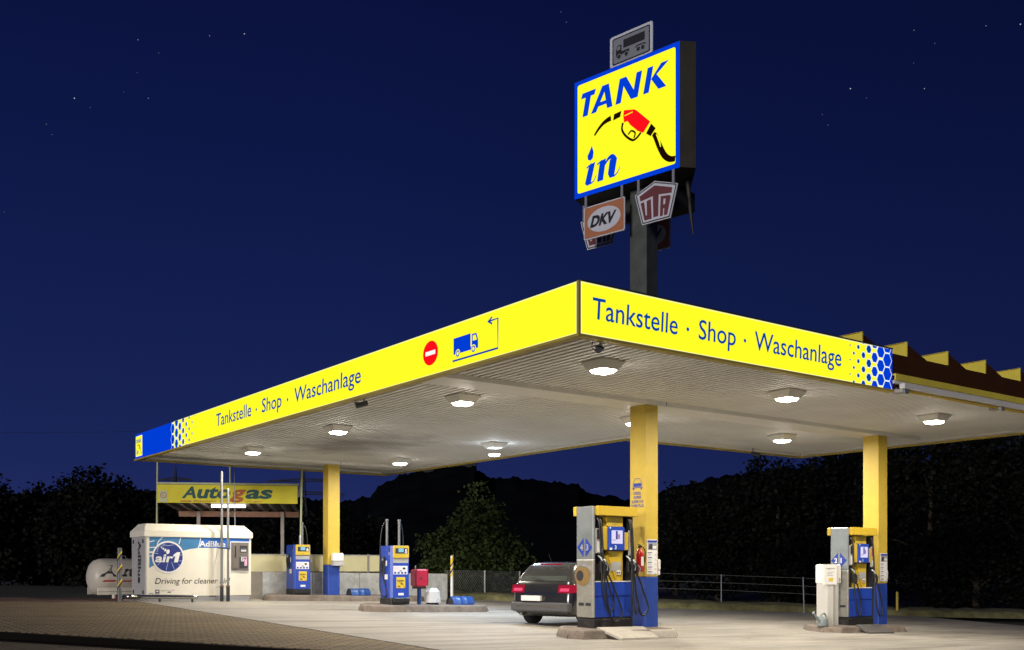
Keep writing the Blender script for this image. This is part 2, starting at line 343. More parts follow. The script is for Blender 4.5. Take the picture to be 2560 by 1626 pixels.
    def lathe(s, prof, m, o=(0,0,0), n=24, axis='z'):        # profile of (radius, height)
        P = []
        for r, h in prof:
            for k in range(n):
                a = 2*math.pi*k/n; c, d = r*math.cos(a), r*math.sin(a)
                q = (c,d,h) if axis == 'z' else ((h,c,d) if axis == 'x' else (c,h,d))
                P.append((o[0]+q[0], o[1]+q[1], o[2]+q[2]))
        N = len(prof)
        return s.add(P, [[i*n+k, i*n+(k+1)%n, (i+1)*n+(k+1)%n, (i+1)*n+k] for i in range(N-1) for k in range(n)], m, True)
    def build(s, name, parent=None, label=None):
        me = bpy.data.meshes.new(name)
        me.from_pydata(s.v, [], s.f); me.update()
        for k in s.mats: me.materials.append(MATS[k])
        me.polygons.foreach_set('material_index', s.m); me.polygons.foreach_set('use_smooth', s.sm); me.update()
        o = bpy.data.objects.new(name, me); COL.objects.link(o)
        if parent is not None: o.parent = parent
        if label: o['label'] = label
        return o
def rr(a0, b0, a1, b1, r, n=5):
    out = []
    for cx, cy, t0 in ((a1-r, b0+r, -90), (a1-r, b1-r, 0), (a0+r, b1-r, 90), (a0+r, b0+r, 180)):
        for i in range(n+1):
            t = math.radians(t0+90*i/n); out.append((cx+r*math.cos(t), cy+r*math.sin(t)))
    return out
def clipz(pts, lo, hi):
    for sgn, lim in ((1, lo), (-1, hi)):
        out = []
        for i in range(len(pts)):
            p, q = pts[i], pts[(i+1)%len(pts)]; ip, iq = sgn*(p[1]-lim) >= 0, sgn*(q[1]-lim) >= 0
            if ip: out.append(p)
            if ip != iq:
                t = (lim-p[1])/(q[1]-p[1]); out.append((p[0]+(q[0]-p[0])*t, lim))
        pts = out
        if len(pts) < 3: return []
    return pts
def tag(o, label, cat, group=None, kind=None):
    if label: o['label'] = label
    if cat: o['category'] = cat
    if group: o['group'] = group
    if kind: o['kind'] = kind
    return o
def at(o, u, v, z=None, rot=0):
    o.location = (*xy(u, v), g(u, v) if z is None else z); o.rotation_euler = (0, 0, PHI+rot); return o
def thing(name, label, cat, u, v, z=None, rot=0, group=None):
    o = bpy.data.objects.new(name, None); o.empty_display_size = .3; COL.objects.link(o)
    return tag(at(o, u, v, z, rot), label, cat, group)
def wthing(name, label, cat, loc, rz=0, group=None):
    o = bpy.data.objects.new(name, None); o.empty_display_size = .3; COL.objects.link(o)
    o.location = loc; o.rotation_euler = (0, 0, rz); return tag(o, label, cat, group)
def copy_tree(o, parent=None):
    c = o.copy(); COL.objects.link(c)
    if parent is not None: c.parent = parent
    for ch in list(o.children): copy_tree(ch, c)
    return c
FX = lambda x, y, z=0: Frame((x, y, z), (1,0,0), (0,0,1))        # face looking -y (local)
FL = lambda x, y, z=0: Frame((x, y, z), (0,-1,0), (0,0,1))       # face looking -x (local): a grows towards -y

# ================================================================ SETTING
def sheet(name, poly_uv, m, off, thick=None, kind='structure'):
    mb = MB(); P = [(*xy(u, v), g(u, v)+off) for u, v in poly_uv]; n = len(P)
    fs = [list(range(n))]
    if thick:
        P2 = [(x, y, z-thick) for x, y, z in P]; mb.add(P+P2, fs+[[i, n+i, n+(i+1)%n, (i+1)%n] for i in range(n)], m)
    else: mb.add(P, fs, m)
    o = mb.build(name); o['kind'] = kind
    # object space follows the station grid so textures run along it
    M = Matrix.Translation((CX, CY, 0)) @ Matrix.Rotation(PHI, 4, 'Z')
    o.data.transform(M.inverted()); o.matrix_world = M
    return o
# the land: one sheet to the horizon
mb = MB()
us = [-2500, -400, -90, -30, -12, 0, 10, 20, 30, 90, 400, 2500]; vs_ = [-2500, -400, -90, -30, -12, 0, 10, 20, 30, 90, 400, 2500]
P = [(*xy(u, v), g(u, v)-.16) for v in vs_ for u in us]; n = len(us)
mb.add(P, [[j*n+i, j*n+i+1, (j+1)*n+i+1, (j+1)*n+i] for j in range(len(vs_)-1) for i in range(n-1)], 'field_dark')
mb.build('ground')['kind'] = 'structure'
KD = (2.79, -3.59)                                # direction of the road kerb
def kerb(t): return (-6.06+KD[0]*t, 6.7+KD[1]*t)
A0, A1 = kerb(-2.2), kerb(3.6)
KV = kerb((-1.1+6.06)/2.79)[1]
sheet('road', [(kerb(-2.2)[0]-.02, kerb(-2.2)[1]), (-26, 4), (-26, -28), (16, -28), (16, kerb(3.6)[1]), kerb(3.6)], 'road_asphalt', -.12)
sheet('paving', [(-1.135, KV), (-1.135, 16.2), (-11.9, 15.6), kerb(-2.2)], 'paving_blocks', 0, .13)
sheet('forecourt', [(-1.065, KV-.02), kerb(3.6), (16, kerb(3.6)[1]+.02), (21.9, 8.4), (18.9, 10.9), (14.8, 13.1), (11.4, 18.4), (9.9, 18.7), (-1.065, 18.7)], 'forecourt_concrete', 0, .13)
sheet('ground_strip', [(-11.9, 15.65), (-1.1, 16.25), (-1.1, 19), (-11.9, 19)], 'soil_red', -.03, .1)
sheet('drain_joint', [(-1.133, KV), (-1.067, KV), (-1.067, 16.2), (-1.133, 16.2)], 'shade_joint_black', -.03, .03)
kn = Vector((-KD[1], KD[0])).normalized()*-1      # towards the road
ka, kb = kerb(-2.2), kerb(3.6)
kq = lambda p, d: (p[0]+kn.x*d, p[1]+kn.y*d)
sheet('kerb', [kq(ka, .002), kq(kb, .002), kq(kb, .13), kq(ka, .13)], 'shade_joint_black', -.008, .15)  # kerb coloured black for the shade on its road side
sheet('gutter', [kq(ka, .132), kq(kb, .132), kq(kb, .34), kq(ka, .34)], 'shade_joint_black', -.112, .03)  # strip of painted shade at the kerb foot, no real channel
# raised rough verge behind the yard
mb = MB()
VG = [(10.2, 18.75), (11.5, 18.45), (12.4, 16.6), (14.85, 13.15), (17.0, 11.9), (18.95, 10.95), (20.6, 9.6), (22.0, 8.45), (24, 7.6), (27.5, 6.5)]
def nrm(i):
    a, b = VG[max(0,i-1)], VG[min(len(VG)-1,i+1)]; dx, dy = b[0]-a[0], b[1]-a[1]; l = math.hypot(dx, dy); return (-dy/l, dx/l)
P = []
RV = random.Random(5)
fine = []
for i in range(len(VG)-1):
    for k in range(6):
        t = k/6; n0, n1 = nrm(i), nrm(i+1)
        fine.append((VG[i][0]*(1-t)+VG[i+1][0]*t, VG[i][1]*(1-t)+VG[i+1][1]*t, n0[0]*(1-t)+n1[0]*t, n0[1]*(1-t)+n1[1]*t))
for (u, v, nu, nv) in fine:
    for dd, hh in ((0, -.02), (.06, .14), (.35, .22), (1.1, .26), (2.6, .12), (4.2, -.12)):
        j = RV.uniform(-.05, .05); uu, vv = u+nu*(dd+j), v+nv*(dd+j)
        P.append((*xy(uu, vv), g(uu, vv)+hh+RV.uniform(-.035, .035)*(hh > 0)))
N = len(fine); mb.add(P, [[i*6+k, i*6+k+1, (i+1)*6+k+1, (i+1)*6+k] for i in range(N-1) for k in range(5)], 'verge_grass', True)
mb.build('verge')['kind'] = 'structure'

# far hill with the castle rock
RH = random.Random(11)
prof = [(-900, 1235), (-300, 1250), (0, 1235), (300, 1225), (700, 1238), (850, 1255), (900, 1245), (925, 1239), (945, 1217), (994, 1192), (1063, 1172), (1120, 1158), (1190, 1156), (1192, 1176), (1234, 1197), (1276, 1193), (1340, 1200), (1393, 1207), (1446, 1213), (1478, 1238), (1531, 1240), (1595, 1255), (1660, 1225), (1720, 1210), (1810, 1190), (1950, 1170), (2200, 1165), (2560, 1150), (3300, 1150), (4200, 1200)]
mb = MB(); P = []; D = 420.
pp = []
for i in range(len(prof)-1):
    (x0, y0), (x1, y1) = prof[i], prof[i+1]; k = max(1, int(abs(x1-x0)/6))
    for j in range(k): t = j/k; pp.append((x0+(x1-x0)*t, y0+(y1-y0)*t, RH.uniform(-3.6, 3.6)+2.5*math.sin((x0+(x1-x0)*t)*.13)))
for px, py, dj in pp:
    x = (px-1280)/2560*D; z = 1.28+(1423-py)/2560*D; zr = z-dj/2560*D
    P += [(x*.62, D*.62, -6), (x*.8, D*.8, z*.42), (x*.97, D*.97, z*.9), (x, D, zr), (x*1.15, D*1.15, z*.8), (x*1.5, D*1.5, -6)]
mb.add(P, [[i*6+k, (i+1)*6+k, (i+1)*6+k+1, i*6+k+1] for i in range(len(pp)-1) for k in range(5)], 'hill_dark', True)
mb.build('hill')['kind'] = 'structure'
cr = wthing('castle_ruin', 'dark castle ruin on top of the distant hill, just below the canopy edge', 'ruin', (-19, D-2, 40))
m = MB(); m.box(-9, 4.4, -4, 4, -6, 6.0, 'ruin_stone'); m.box(-9, -7.5, -4, 4, 6, 7, 'ruin_stone'); m.box(-5.5, -3.6, -4, 4, 6, 6.8, 'ruin_stone'); m.box(2, 4.4, -4, 4, 6, 7.2, 'ruin_stone'); m.build('curtain_wall', cr)
m = MB(); m.prism([(-14+4*math.cos(t), 4*math.sin(t)) for t in [i*math.pi/6 for i in range(12)]], -8, 11, 'ruin_stone'); m.build('tower', cr)

# ================================================================ CANOPY
can = thing('canopy', 'large flat filling station canopy with glowing yellow fascia on three yellow and blue columns', 'canopy', 0, 0, 0)
FB, FT = 4.535, 5.262
LL, LR, NU, NV, EU = 20.3, 7.45, 8.45, 8.12, 15.3
# ribbed ceiling (ribs run along v)
mb = MB()
def ribs(u0, u1, v0, v1):
    pitch = .15; n = int(round((u1-u0)/pitch)); pitch = (u1-u0)/n; P = []
    for i in range(n):
        a = u0+i*pitch
        for du, z in ((0, 4.58), (.084, 4.58), (.088, 4.67), (.146, 4.67)):
            P += [(a+du, v0, z), (a+du, v1, z)]
    P += [(u1, v0, 4.58), (u1, v1, 4.58)]
    mb.add(P, [[2*i, 2*i+1, 2*i+3, 2*i+2] for i in range(len(P)//2-1)], 'ceiling_sheet')
ribs(.12, NU-.35, .12, LL-.42); ribs(NU-.35, EU-.35, .12, NV-.35)
mb.build('ceiling', can)
m = MB(); 
for a in ((.12, NU-.35, LL-.42, LL-.05), (NU-.35, NU-.05, NV-.35, LL-.05), (NU-.05, EU-.05, NV-.35, NV-.05), (EU-.35, EU-.05, .12, NV-.35)):
    m.box(a[0], a[1], a[2], a[3], 4.545, 4.60, 'white_paint')
m.build('soffit_border', can)
m = MB()
for z0, z1, ins in ((4.70, 4.99, .13),):
    m.box(ins, NU-.06, NV, LL-.06, z0, z1, 'roof_dark'); m.box(NU-.06, EU-.06, ins, NV-.06, z0, z1, 'roof_dark')
m.build('roof', can)
m = MB()
m.box(-.035, .10, -.035, LL+.03, 4.492, 4.53, 'trim_olive'); m.box(.10, LR+.02, -.035, .10, 4.492, 4.53, 'trim_olive')
m.box(.0, NU, LL-.04, LL+.03, 4.50, 4.98, 'trim_olive'); m.box(NU-.045, NU+.02, NV+.02, LL-.04, 4.50, 4.98, 'trim_olive')
m.box(NU-.045, EU+.02, NV-.04, NV+.02, 4.50, 4.98, 'trim_olive'); m.box(EU-.045, EU+.02, .03, NV-.04, 4.50, 4.98, 'trim_olive')
m.box(-.012, .03, -.012, .03, 4.53, 5.268, 'trim_olive')
m.box(.03, .10, -.02, LL, 5.262, 5.285, 'dark_metal'); m.box(.10, LR, -.02, .10, 5.262, 5.285, 'dark_metal')
m.build('edge_trim', can)
def beam(v0, v1, u0, u1):
    m = MB(); m.box(u0, u1, v0, v1, 4.5, 4.60, 'white_paint'); m.box(5.38, 5.4, v0-.004, v0+.02, 4.505, 4.6, 'print_grey'); m.build('cross_beam', can)
beam(3.66, 4.36, .13, 14.3); beam(17.62, 18.3, .13, 7.6)
m = MB(); m.box(LR-.02, EU+.02, .03, .11, 4.62, 5.205, 'brown_panel'); m.build('parapet', can)
m = MB()
m.box(LR+.04, EU+.02, -.05, .03, 4.80, 4.83, 'tooth_yellow'); m.box(LR+.04, EU+.02, -.05, -.02, 4.715, 4.80, 'tooth_yellow'); m.box(LR+.04, EU+.02, -.02, .03, 4.655, 4.715, 'white_paint')
m.build('gutter', can)
# saw tooth roof behind the brown parapet: vertical yellow faces, dark slopes
for k in range(7):
    u0 = 6.69+1.385*k
    m = MB()
    A, B, Cc = (u0, 4.99), (u0, 5.49), (u0+1.36, 5.0)
    P = [(A[0], .12, A[1]), (B[0], .12, B[1]), (Cc[0], .12, Cc[1]), (A[0], 7.9, A[1]), (B[0], 7.9, B[1]), (Cc[0], 7.9, Cc[1])]
    m.add(P, [(0,2,1)], 'brown_panel'); m.add(P, [(1,2,5,4), (3,4,5)], 'roof_dark'); m.add(P, [(0,1,4,3)], 'tooth_yellow')
    m.box(u0-.018, u0+.012, .09, .13, 5.0, 5.50, 'tooth_yellow'); m.box(u0-.02, u0+.02, .09, 7.9, 5.492, 5.505, 'trim_olive')
    m.build('roof_tooth', can)

# ---- the emblem: lettering TANK, nozzle and "in" (s to the right 0..3.37, z 11.39..14.56)
def shear_quads(mb, fr, quads, m, off):
    for q in quads: mb.poly(fr, q, m, off)
def emblem(mb, fr, k, off, cols):
    cb, cr_, ck, cw = cols          # blue, red, black, ground colour
    S = lambda a, b: (a*k, b*k)
    def L(pts, c, o=0): mb.poly(fr, [S(*p) for p in pts], c, off+o)
    def ST(pts, w, c, o=0):
        n = len(pts); w = w if isinstance(w, list) else [w]*n; q = []; ww = []
        for i in range(n-1):
            p0, p1, p2, p3 = pts[max(0,i-1)], pts[i], pts[i+1], pts[min(n-1,i+2)]
            for j in range(5):
                t = j/5; q.append(tuple(.5*(2*p1[d]+(p2[d]-p0[d])*t+(2*p0[d]-5*p1[d]+4*p2[d]-p3[d])*t*t+(3*p1[d]-p0[d]-3*p2[d]+p3[d])*t**3) for d in (0,1))); ww.append(w[i]*(1-t)+w[i+1]*t)
        q.append(pts[-1]); ww.append(w[-1])
        mb.stroke(fr, [S(*p) for p in q], [x*k for x in ww], c, off+o)
    # TANK, cap height .64, slanted
    h, sl, b0 = .64, .22, 2.16
    def I(x, y): return (x+sl*y*h, b0+y*h)
    x = .28
    L([I(x-.14,1), I(x-.16,.78), I(x+.30,.78), I(x+.32,1)], cb); L([I(x+.0,0), I(x+.18,0), I(x+.18,.79), I(x-.0,.79)], cb)
    x = .57
    L([I(x,0), I(x+.175,0), I(x+.42,1), I(x+.24,1)], cb); L([I(x+.54,0), I(x+.72,0), I(x+.46,1), I(x+.28,1)], cb); L([I(x+.13,.20), I(x+.62,.20), I(x+.57,.36), I(x+.19,.36)], cb, .001)
    x = 1.385
    L([I(x,0), I(x+.175,0), I(x+.175,1), I(x,1)], cb); L([I(x+.54,0), I(x+.715,0), I(x+.715,1), I(x+.54,1)], cb); L([I(x+.0,1), I(x+.21,1), I(x+.715,0), I(x+.50,0)], cb, .001)
    x = 2.27
    L([I(x,0), I(x+.175,0), I(x+.175,1), I(x,1)], cb); L([I(x+.15,.44), I(x+.32,.60), I(x+.65,1), I(x+.42,1)], cb, .001); L([I(x+.18,.50), I(x+.33,.62), I(x+.71,0), I(x+.47,0)], cb, .0015)
    # nozzle
    ST([(.69,1.55), (.82,1.68), (.98,1.79), (1.13,1.84), (1.24,1.855)], [.05,.08,.10,.13,.14], ck)
    L([(1.31,1.77), (1.54,1.80), (1.58,1.95), (1.34,1.93)], ck)
    L([(1.64,1.81), (1.66,1.94), (2.0,1.86), (2.08,1.80), (2.49,1.40), (2.27,1.17), (2.10,1.27), (1.86,1.50), (1.78,1.62), (1.66,1.62)], cr_)
    L([(1.68,1.775), (1.94,1.80), (1.94,1.825), (1.68,1.80)], cw, .001)
    ST([(1.63,1.62), (1.60,1.45), (1.72,1.25), (1.93,1.08), (2.07,1.10), (2.20,1.20)], .06, ck, .001)
    ST([(1.80,1.26), (1.90,1.33), (2.02,1.24), (1.98,1.12)], .045, ck, .001)
    L([(2.36,1.13), (2.50,1.02), (2.66,1.18), (2.52,1.34)], ck)
    ST([(2.58,1.06), (2.66,.96), (2.78,.68), (2.92,.42), (3.08,.28), (3.25,.245)], [.10,.15,.16,.16,.15,.14], ck, .0005)
    ST([(2.68,1.02), (2.76,.86), (2.81,.66)], [.03,.06,.02], cw, .0015)
    # drop and "in"
    L([(.60,1.30), (.66,1.12), (.64,.97), (.56,.91), (.47,.95), (.45,1.06), (.52,1.16)], cb)
    def T(x, y): return (x+.18*(y-.3), y)
    L([T(.36,.33), T(.44,.26), T(.56,.28), T(.62,.84), T(.42,.80)], cb); ST([T(.34,.74), T(.50,.82)], .04, cb, .001); ST([T(.54,.29), T(.66,.34), T(.72,.48)], [.05,.03,.015], cb, .001)
    L([T(.78,.28), T(.98,.28), T(.98,.84), T(.78,.80)], cb); ST([T(.70,.74), T(.86,.82)], .04, cb, .001)
    ST([T(.96,.66), T(1.06,.80), T(1.18,.83), T(1.26,.74)], [.03,.08,.13,.18], cb, .001)
    L([T(1.12,.40), T(1.20,.28), T(1.34,.28), T(1.36,.74), T(1.30,.82), T(1.12,.76)], cb, .0008); ST([T(1.32,.29), T(1.44,.36), T(1.50,.50)], [.05,.03,.015], cb, .001)

# ---- long left fascia (faces -u)
fl = MB(); fl.box(.004, .12, .03, LL, FB, FT, 'trim_olive')
F1 = FL(0, 0, 0)                                   # a = -v
fl.quad(F1, -LL, FB, -.03, FT, 'lit_yellow', 0)
for q in ((-16.9, FB, -.03, FB+.016), (-16.9, FT-.016, -.03, FT), (-.055, FB, -.03, FT)): fl.quad(F1, *q, 'lit_pale', .002)
o1 = fl.build('fascia', can, 'long left fascia with truck symbol, no entry disc and lettering')
def text_line(mb, fr, a_parts, z, cap, m, off=.004, shear=.06):
    for body, a0, a1 in a_parts: mb.text(fr, body, a0, z, cap, m, w=a1-a0, off=off, shear=shear, bold=.006)
for w_ in (('Tankstelle', -13.72, -11.52), ('Shop', -10.92, -9.86), ('Waschanlage', -9.22, -6.29)):
    tl = MB(); text_line(tl, F1, [w_], 4.775, .305, 'lit_text_blue'); tl.build('lettering', o1)
for a in (-11.23, -9.55): tl = MB(); tl.ell(F1, a, 4.885, .035, .035, 'lit_text_blue', n=10); tl.build('dot', o1)
m = MB(); m.ell(F1, -3.835, 4.91, .235, .205, 'lit_red', n=36); m.quad(F1, -3.99, 4.875, -3.68, 4.945, 'lit_white', .007); m.build('no_entry_sign', o1)
m = MB()
def truck(mb, fr, a, b, k, blue, ground, off):     # a small lorry seen from the side, front to the right; width 1*k
    Q = lambda pts, c, o=0: mb.poly(fr, [(a+x*k, b+y*k*.72) for x, y in pts], c, off+o)
    Q([(0,.20), (.70,.20), (.70,.62), (0,.62)], blue); Q([(0,.10), (1.0,.10), (1.0,.20), (0,.20)], blue)
    Q([(.75,.20), (1.0,.20), (1.0,.36), (.93,.58), (.75,.58)], blue); Q([(.79,.36), (.955,.36), (.90,.53), (.79,.53)], ground, .001)
    for wx in (.18, .82):
        mb.ell(fr, a+wx*k, b+.075*k, .10*k, .10*k, ground, off+.002, 16); mb.ell(fr, a+wx*k, b+.075*k, .075*k, .075*k, blue, off+.003, 16); mb.ell(fr, a+wx*k, b+.075*k, .045*k, .045*k, ground, off+.004, 16)
truck(m, F1, -3.13, 4.71, .70, 'lit_blue', 'lit_yellow', .004)
m.stroke(F1, [(-3.16,4.66), (-1.90,4.66), (-1.90,5.115), (-2.14,5.115)], .03, 'lit_text_blue'); m.stroke(F1, [(-2.05,5.165), (-2.15,5.115), (-2.05,5.06)], .03, 'lit_text_blue')
m.build('truck_symbol', o1)
def hexa(mb, fr, a, z, h, m, off):
    r = h/2/.866; pts = clipz([(a+r*math.cos(t), z+r*math.sin(t)) for t in [math.pi/3*i for i in range(6)]], FB+.004, FT-.004)
    if pts: mb.poly(fr, pts, m, off)
def comb(mb, fr, cols, pitch, z0, out):
    for k, (a, h) in enumerate(cols):
        for j in range(-3, 4):
            z = z0 + pitch*(j + .5*(k % 2))
            hexa(mb, fr, a, z, h+out*2*min(1, h/.13), 'lit_white', .004); hexa(mb, fr, a, z, h, 'lit_blue' if h > .15 else 'lit_text_blue', .006)
m = MB(); m.quad(F1, -LL, FB, -17.0, FT, 'lit_blue', .003)
comb(m, F1, [(-16.93,.245), (-16.63,.225), (-16.36,.185), (-16.10,.145), (-15.86,.11), (-15.64,.08), (-15.42,.06), (-15.2,.035)], .29, 4.79, .018)
m.build('honeycomb_pattern', o1)
m = MB(); m.rrect(F1, -20.24, 4.60, -19.62, 5.20, .03, 'lit_white', .006); m.rrect(F1, -20.22, 4.615, -19.64, 5.185, .03, 'lit_yellow', .008)
emblem(m, Frame((0, 20.22, 4.62), (0,-1,0), (0,0,1)), .172, .010, ('lit_text_blue', 'lit_red', 'lit_black', 'lit_yellow')); m.build('logo_panel', o1)
# ---- right fascia (faces -v)
fr_ = MB(); fr_.box(.03, LR, .004, .12, FB, FT, 'trim_olive'); F2 = FX(0, 0, 0)
fr_.quad(F2, .03, FB, LR, FT, 'lit_yellow', 0)
for q in ((.03, FB, 7.2, FB+.016), (.03, FT-.016, 7.2, FT), (.03, FB, .055, FT)): fr_.quad(F2, *q, 'lit_pale', .002)
o2 = fr_.build('fascia', can, 'short right fascia ending in a blue honeycomb pattern')
for w_ in (('Tankstelle', .24, 1.93), ('Shop', 2.38, 3.22), ('Waschanlage', 3.66, 5.93)):
    tl = MB(); text_line(tl, F2, [w_], 4.775, .30, 'lit_text_blue'); tl.build('lettering', o2)
for a in (2.15, 3.44): tl = MB(); tl.ell(F2, a, 4.89, .03, .03, 'lit_text_blue', n=10); tl.build('dot', o2)
m = MB(); m.quad(F2, 7.33, FB, LR, FT, 'lit_blue', .003)
comb(m, F2, [(7.29,.225), (7.09,.20), (6.905,.165), (6.73,.13), (6.57,.10), (6.42,.07), (6.29,.05), (6.18,.03)], .25, 4.80, .015)
m.build('honeycomb_pattern', o2)
# ---- columns
def column(u0, u1, v0, v1, blue_z, isl):
    m = MB(); m.box(u0, u1, v0, v1, blue_z, 4.5, 'yellow_column', .012); c = m.build('support_column', can)
    m = MB(); m.box(u0-.001, u1+.001, v0-.001, v1+.001, g(u0, v0)+isl-.03, blue_z, 'blue_column', .012); m.build('painted_base', c)
    return c
cA = column(4.85, 5.20, 3.70, 4.14, 1.127, .15); cB = column(12.58, 12.95, 3.70, 4.13, .928, .13); cC = column(5.05, 5.45, 17.8, 18.15, 1.41, .15)
m = MB(); fa = FL(4.85, 3.92, 0)
m.stroke(fa, [(-.13,2.92), (-.12,2.97), (-.06,3.06), (.06,3.06), (.12,2.97), (.13,2.92)], .012, 'print_blue'); m.poly(fa, [(-.12,2.90), (.12,2.90), (.10,2.97), (-.10,2.97)], 'print_blue')
m.quad(fa, -.15, 2.875, .15, 2.89, 'print_blue'); m.quad(fa, -.13, 2.84, -.09, 2.87, 'print_blue'); m.quad(fa, .09, 2.84, .13, 2.87, 'print_blue')
for i, (t, w) in enumerate((('DIESEL', .22), ('SUPER', .22), ('SUPER E10', .33), ('SUPER PLUS', .35))): m.text(fa, t, -w/2, 2.745-.083*i, .058, 'print_blue', w=w, bold=.02)
m.build('lettering', cA)

# ================================================================ CEILING LIGHTS
LG = 'square lamps under the canopy'
lights = [(1.7, 1.4, 0, 'canopy lamp nearest the front corner where both yellow fascias meet'),
          (6.25, 1.4, 0, 'canopy lamp close behind the middle of the right fascia lettering'),
          (11.18, 1.42, 0, 'canopy lamp beyond the right column, close behind the awning'),
          (11.18, 5.45, 0, 'canopy lamp left of the right column, behind the cross beam'),
          (6.25, 5.45, 0, 'canopy lamp partly hidden by the front column'),
          (1.7, 5.4, 0, 'canopy lamp below the truck symbol, second from the front corner'),
          (6.42, 10.95, 1, 'cold bluish canopy lamp at the inner edge of the left wing'),
          (1.7, 10.56, 0, 'canopy lamp under the left fascia, beside the dark soot stain'),
          (6.42, 15.8, 0, 'canopy lamp at the rear inner corner, right of the far column'),
          (1.78, 15.75, 0, 'canopy lamp deepest under the left wing, above the white container')]
protoL = None
for i, (u, v, cold, lab) in enumerate(lights):
    if protoL is None:
        t = thing('ceiling_light', lab, 'lamp', u, v, 4.58, 0, LG)
        m = MB()
        m.box(-.255, .255, -.255, .255, -.03, 0, 'white_paint', .008)
        m.prism([(-.25,-.25), (.25,-.25), (.25,.25), (-.25,.25)], -.031, -.142, 'white_paint', [(-.17,-.17), (.17,-.17), (.17,.17), (-.17,.17)])
        m.build('housing', t)
        m = MB(); m.prism(rr(-.16,-.16,.16,.16,.04), -.143, -.18, 'lamp_glass', rr(-.135,-.135,.135,.135,.04)); m.build('diffuser', t)
        protoL = t
    else:
        t = copy_tree(protoL); at(t, u, v, 4.58); t['label'] = lab
        if cold:
            for ch in t.children:
                if ch.name.startswith('diffuser'):
                    ch.data = ch.data.copy(); ch.data.materials[0] = MATS['lamp_glass_cold']; ch.location.z = -.16; ch.scale = (.72, .72, 1)
for i, (u, v, cold, lab) in enumerate(lights):
    ld = bpy.data.lights.new('lamp_light', 'AREA'); ld.shape = 'SQUARE'; ld.size = .27; ld.energy = LAMP_W*(1.6 if cold else 1); ld.color = COLD if cold else WARM
    lo = bpy.data.objects.new('lamp_light', ld); COL.objects.link(lo); lo.location = (*xy(u, v), 4.39 - (.16 if cold else 0)); lo.rotation_euler = (0, 0, PHI)

# ================================================================ SECURITY CAMERAS
def sec_cam(u, v, z, rot, lab):
    t = thing('security_camera', lab, 'camera', u, v, z, rot, 'security cameras')
    m = MB(); m.box(-.03, .03, -.03, .03, -.015, 0, 'grey_panel'); m.tube([(0,0,0), (0,0,-.10), (0,-.05,-.14)], .014, 'grey_panel', 8); m.tube([(-.10,0,0), (-.12,-.01,-.10), (-.06,-.02,-.17), (0,-.02,-.13)], .006, 'black_rubber', 6, 4); m.build('bracket', t)
    m = MB(); m.tube([(0,.05,-.12), (0,-.17,-.19)], .048, 'dark_metal', 12); m.box(-.055,.055,-.2,.05,-.135,-.125,'dark_metal'); m.build('camera_body', t)
sec_cam(.62, .25, 4.58, -.9, 'dark security camera under the right fascia beside the front corner')
sec_cam(.25, 6.6, 4.58, -1.9, 'small grey security camera under the left fascia below the lettering')
sec_cam(12.6, 7.55, 4.545, .6, 'small dark security camera on the rear soffit near the right lamp')

# ================================================================ AWNING
aw = thing('awning', 'retracted grey awning cassette mounted along the canopy edge beyond the right fascia', 'awning', 0, 0, 0)
m = MB(); m.box(7.58, 15.2, -.17, -.055, 4.555, 4.652, 'white_paint', .012); m.build('cassette', aw)
m = MB(); m.box(7.75, 15.0, -.10, -.03, 4.515, 4.545, 'yellow_paint'); m.build('front_rail', aw)
for u in (7.62, 11.0, 14.4):
    m = MB(); m.box(u, u+.16, -.11, .12, 4.50, 4.553, 'grey_panel'); m.box(u+.02, u+.14, -.14, -.11, 4.47, 4.556, 'steel'); m.build('bracket', aw)

# ================================================================ PYLON SIGN
PA = math.atan2(-.6706, .7418)
PX, PY = 3.52, 27.38
pf = Vector((.7418, -.6706)); pn = Vector((.6706, .7418))
def pyl(s, nn): return (PX + pf.x*s + pn.x*nn, PY + pf.y*s + pn.y*nn)
ps = wthing('pylon_sign', 'tall pylon sign with glowing yellow square face and petrol nozzle picture above the canopy', 'sign', (PX, PY, gxy(PX, PY)), PA)
z0 = -gxy(PX, PY)
m = MB(); m.box(-.27, .27, -.26, .26, -.1, 11.4+z0, 'pylon_post', .015); m.build('post', ps)
m = MB(); m.prism([(-1.76,-.74), (1.61,-.74), (1.88,-.42), (.23,1.73), (-1.92,-.22)], 11.39+z0, 14.57+z0, 'pylon_dark')
m.box(-1.2, .9, .1, .3, 10.75+z0, 11.39+z0, 'pylon_dark'); m.box(.2, .9, .3, 1.1, 10.9+z0, 11.39+z0, 'pylon_dark'); m.tube([(1.62,-.3,14.55+z0), (1.62,-.3,14.68+z0)], .06, 'pylon_dark'); cab = m.build('sign_cabinet', ps)
F3 = Frame((-1.76, -.75, 11.385+z0), (1,0,0), (0,0,1))
m = MB(); m.slab(F3, [(0,0), (3.37,0), (3.37,3.175), (0,3.175)], -.01, .0, 'lit_blue'); m.rrect(F3, .11, .12, 3.255, 3.065, .06, 'lit_yellow', .004); fc = m.build('sign_face', ps)
m = MB(); emblem(m, F3, 1.0, .008, ('lit_blue', 'lit_red', 'lit_black', 'lit_yellow')); m.build('emblem', fc)
m = MB(); m.tube([(1.30,.1,11.39+z0), (1.36,.15,10.6+z0), (1.42,.2,9.95+z0)], [.07,.05,.02], 'pylon_dark'); m.build('brace', ps)
def hang(name, lab, s0, nn, zc, grp=None):
    x, y = pyl(s0-1.76, nn-.75); return wthing(name, lab, 'sign', (x, y, zc), PA, grp)
HG = 'small signs on the pylon'
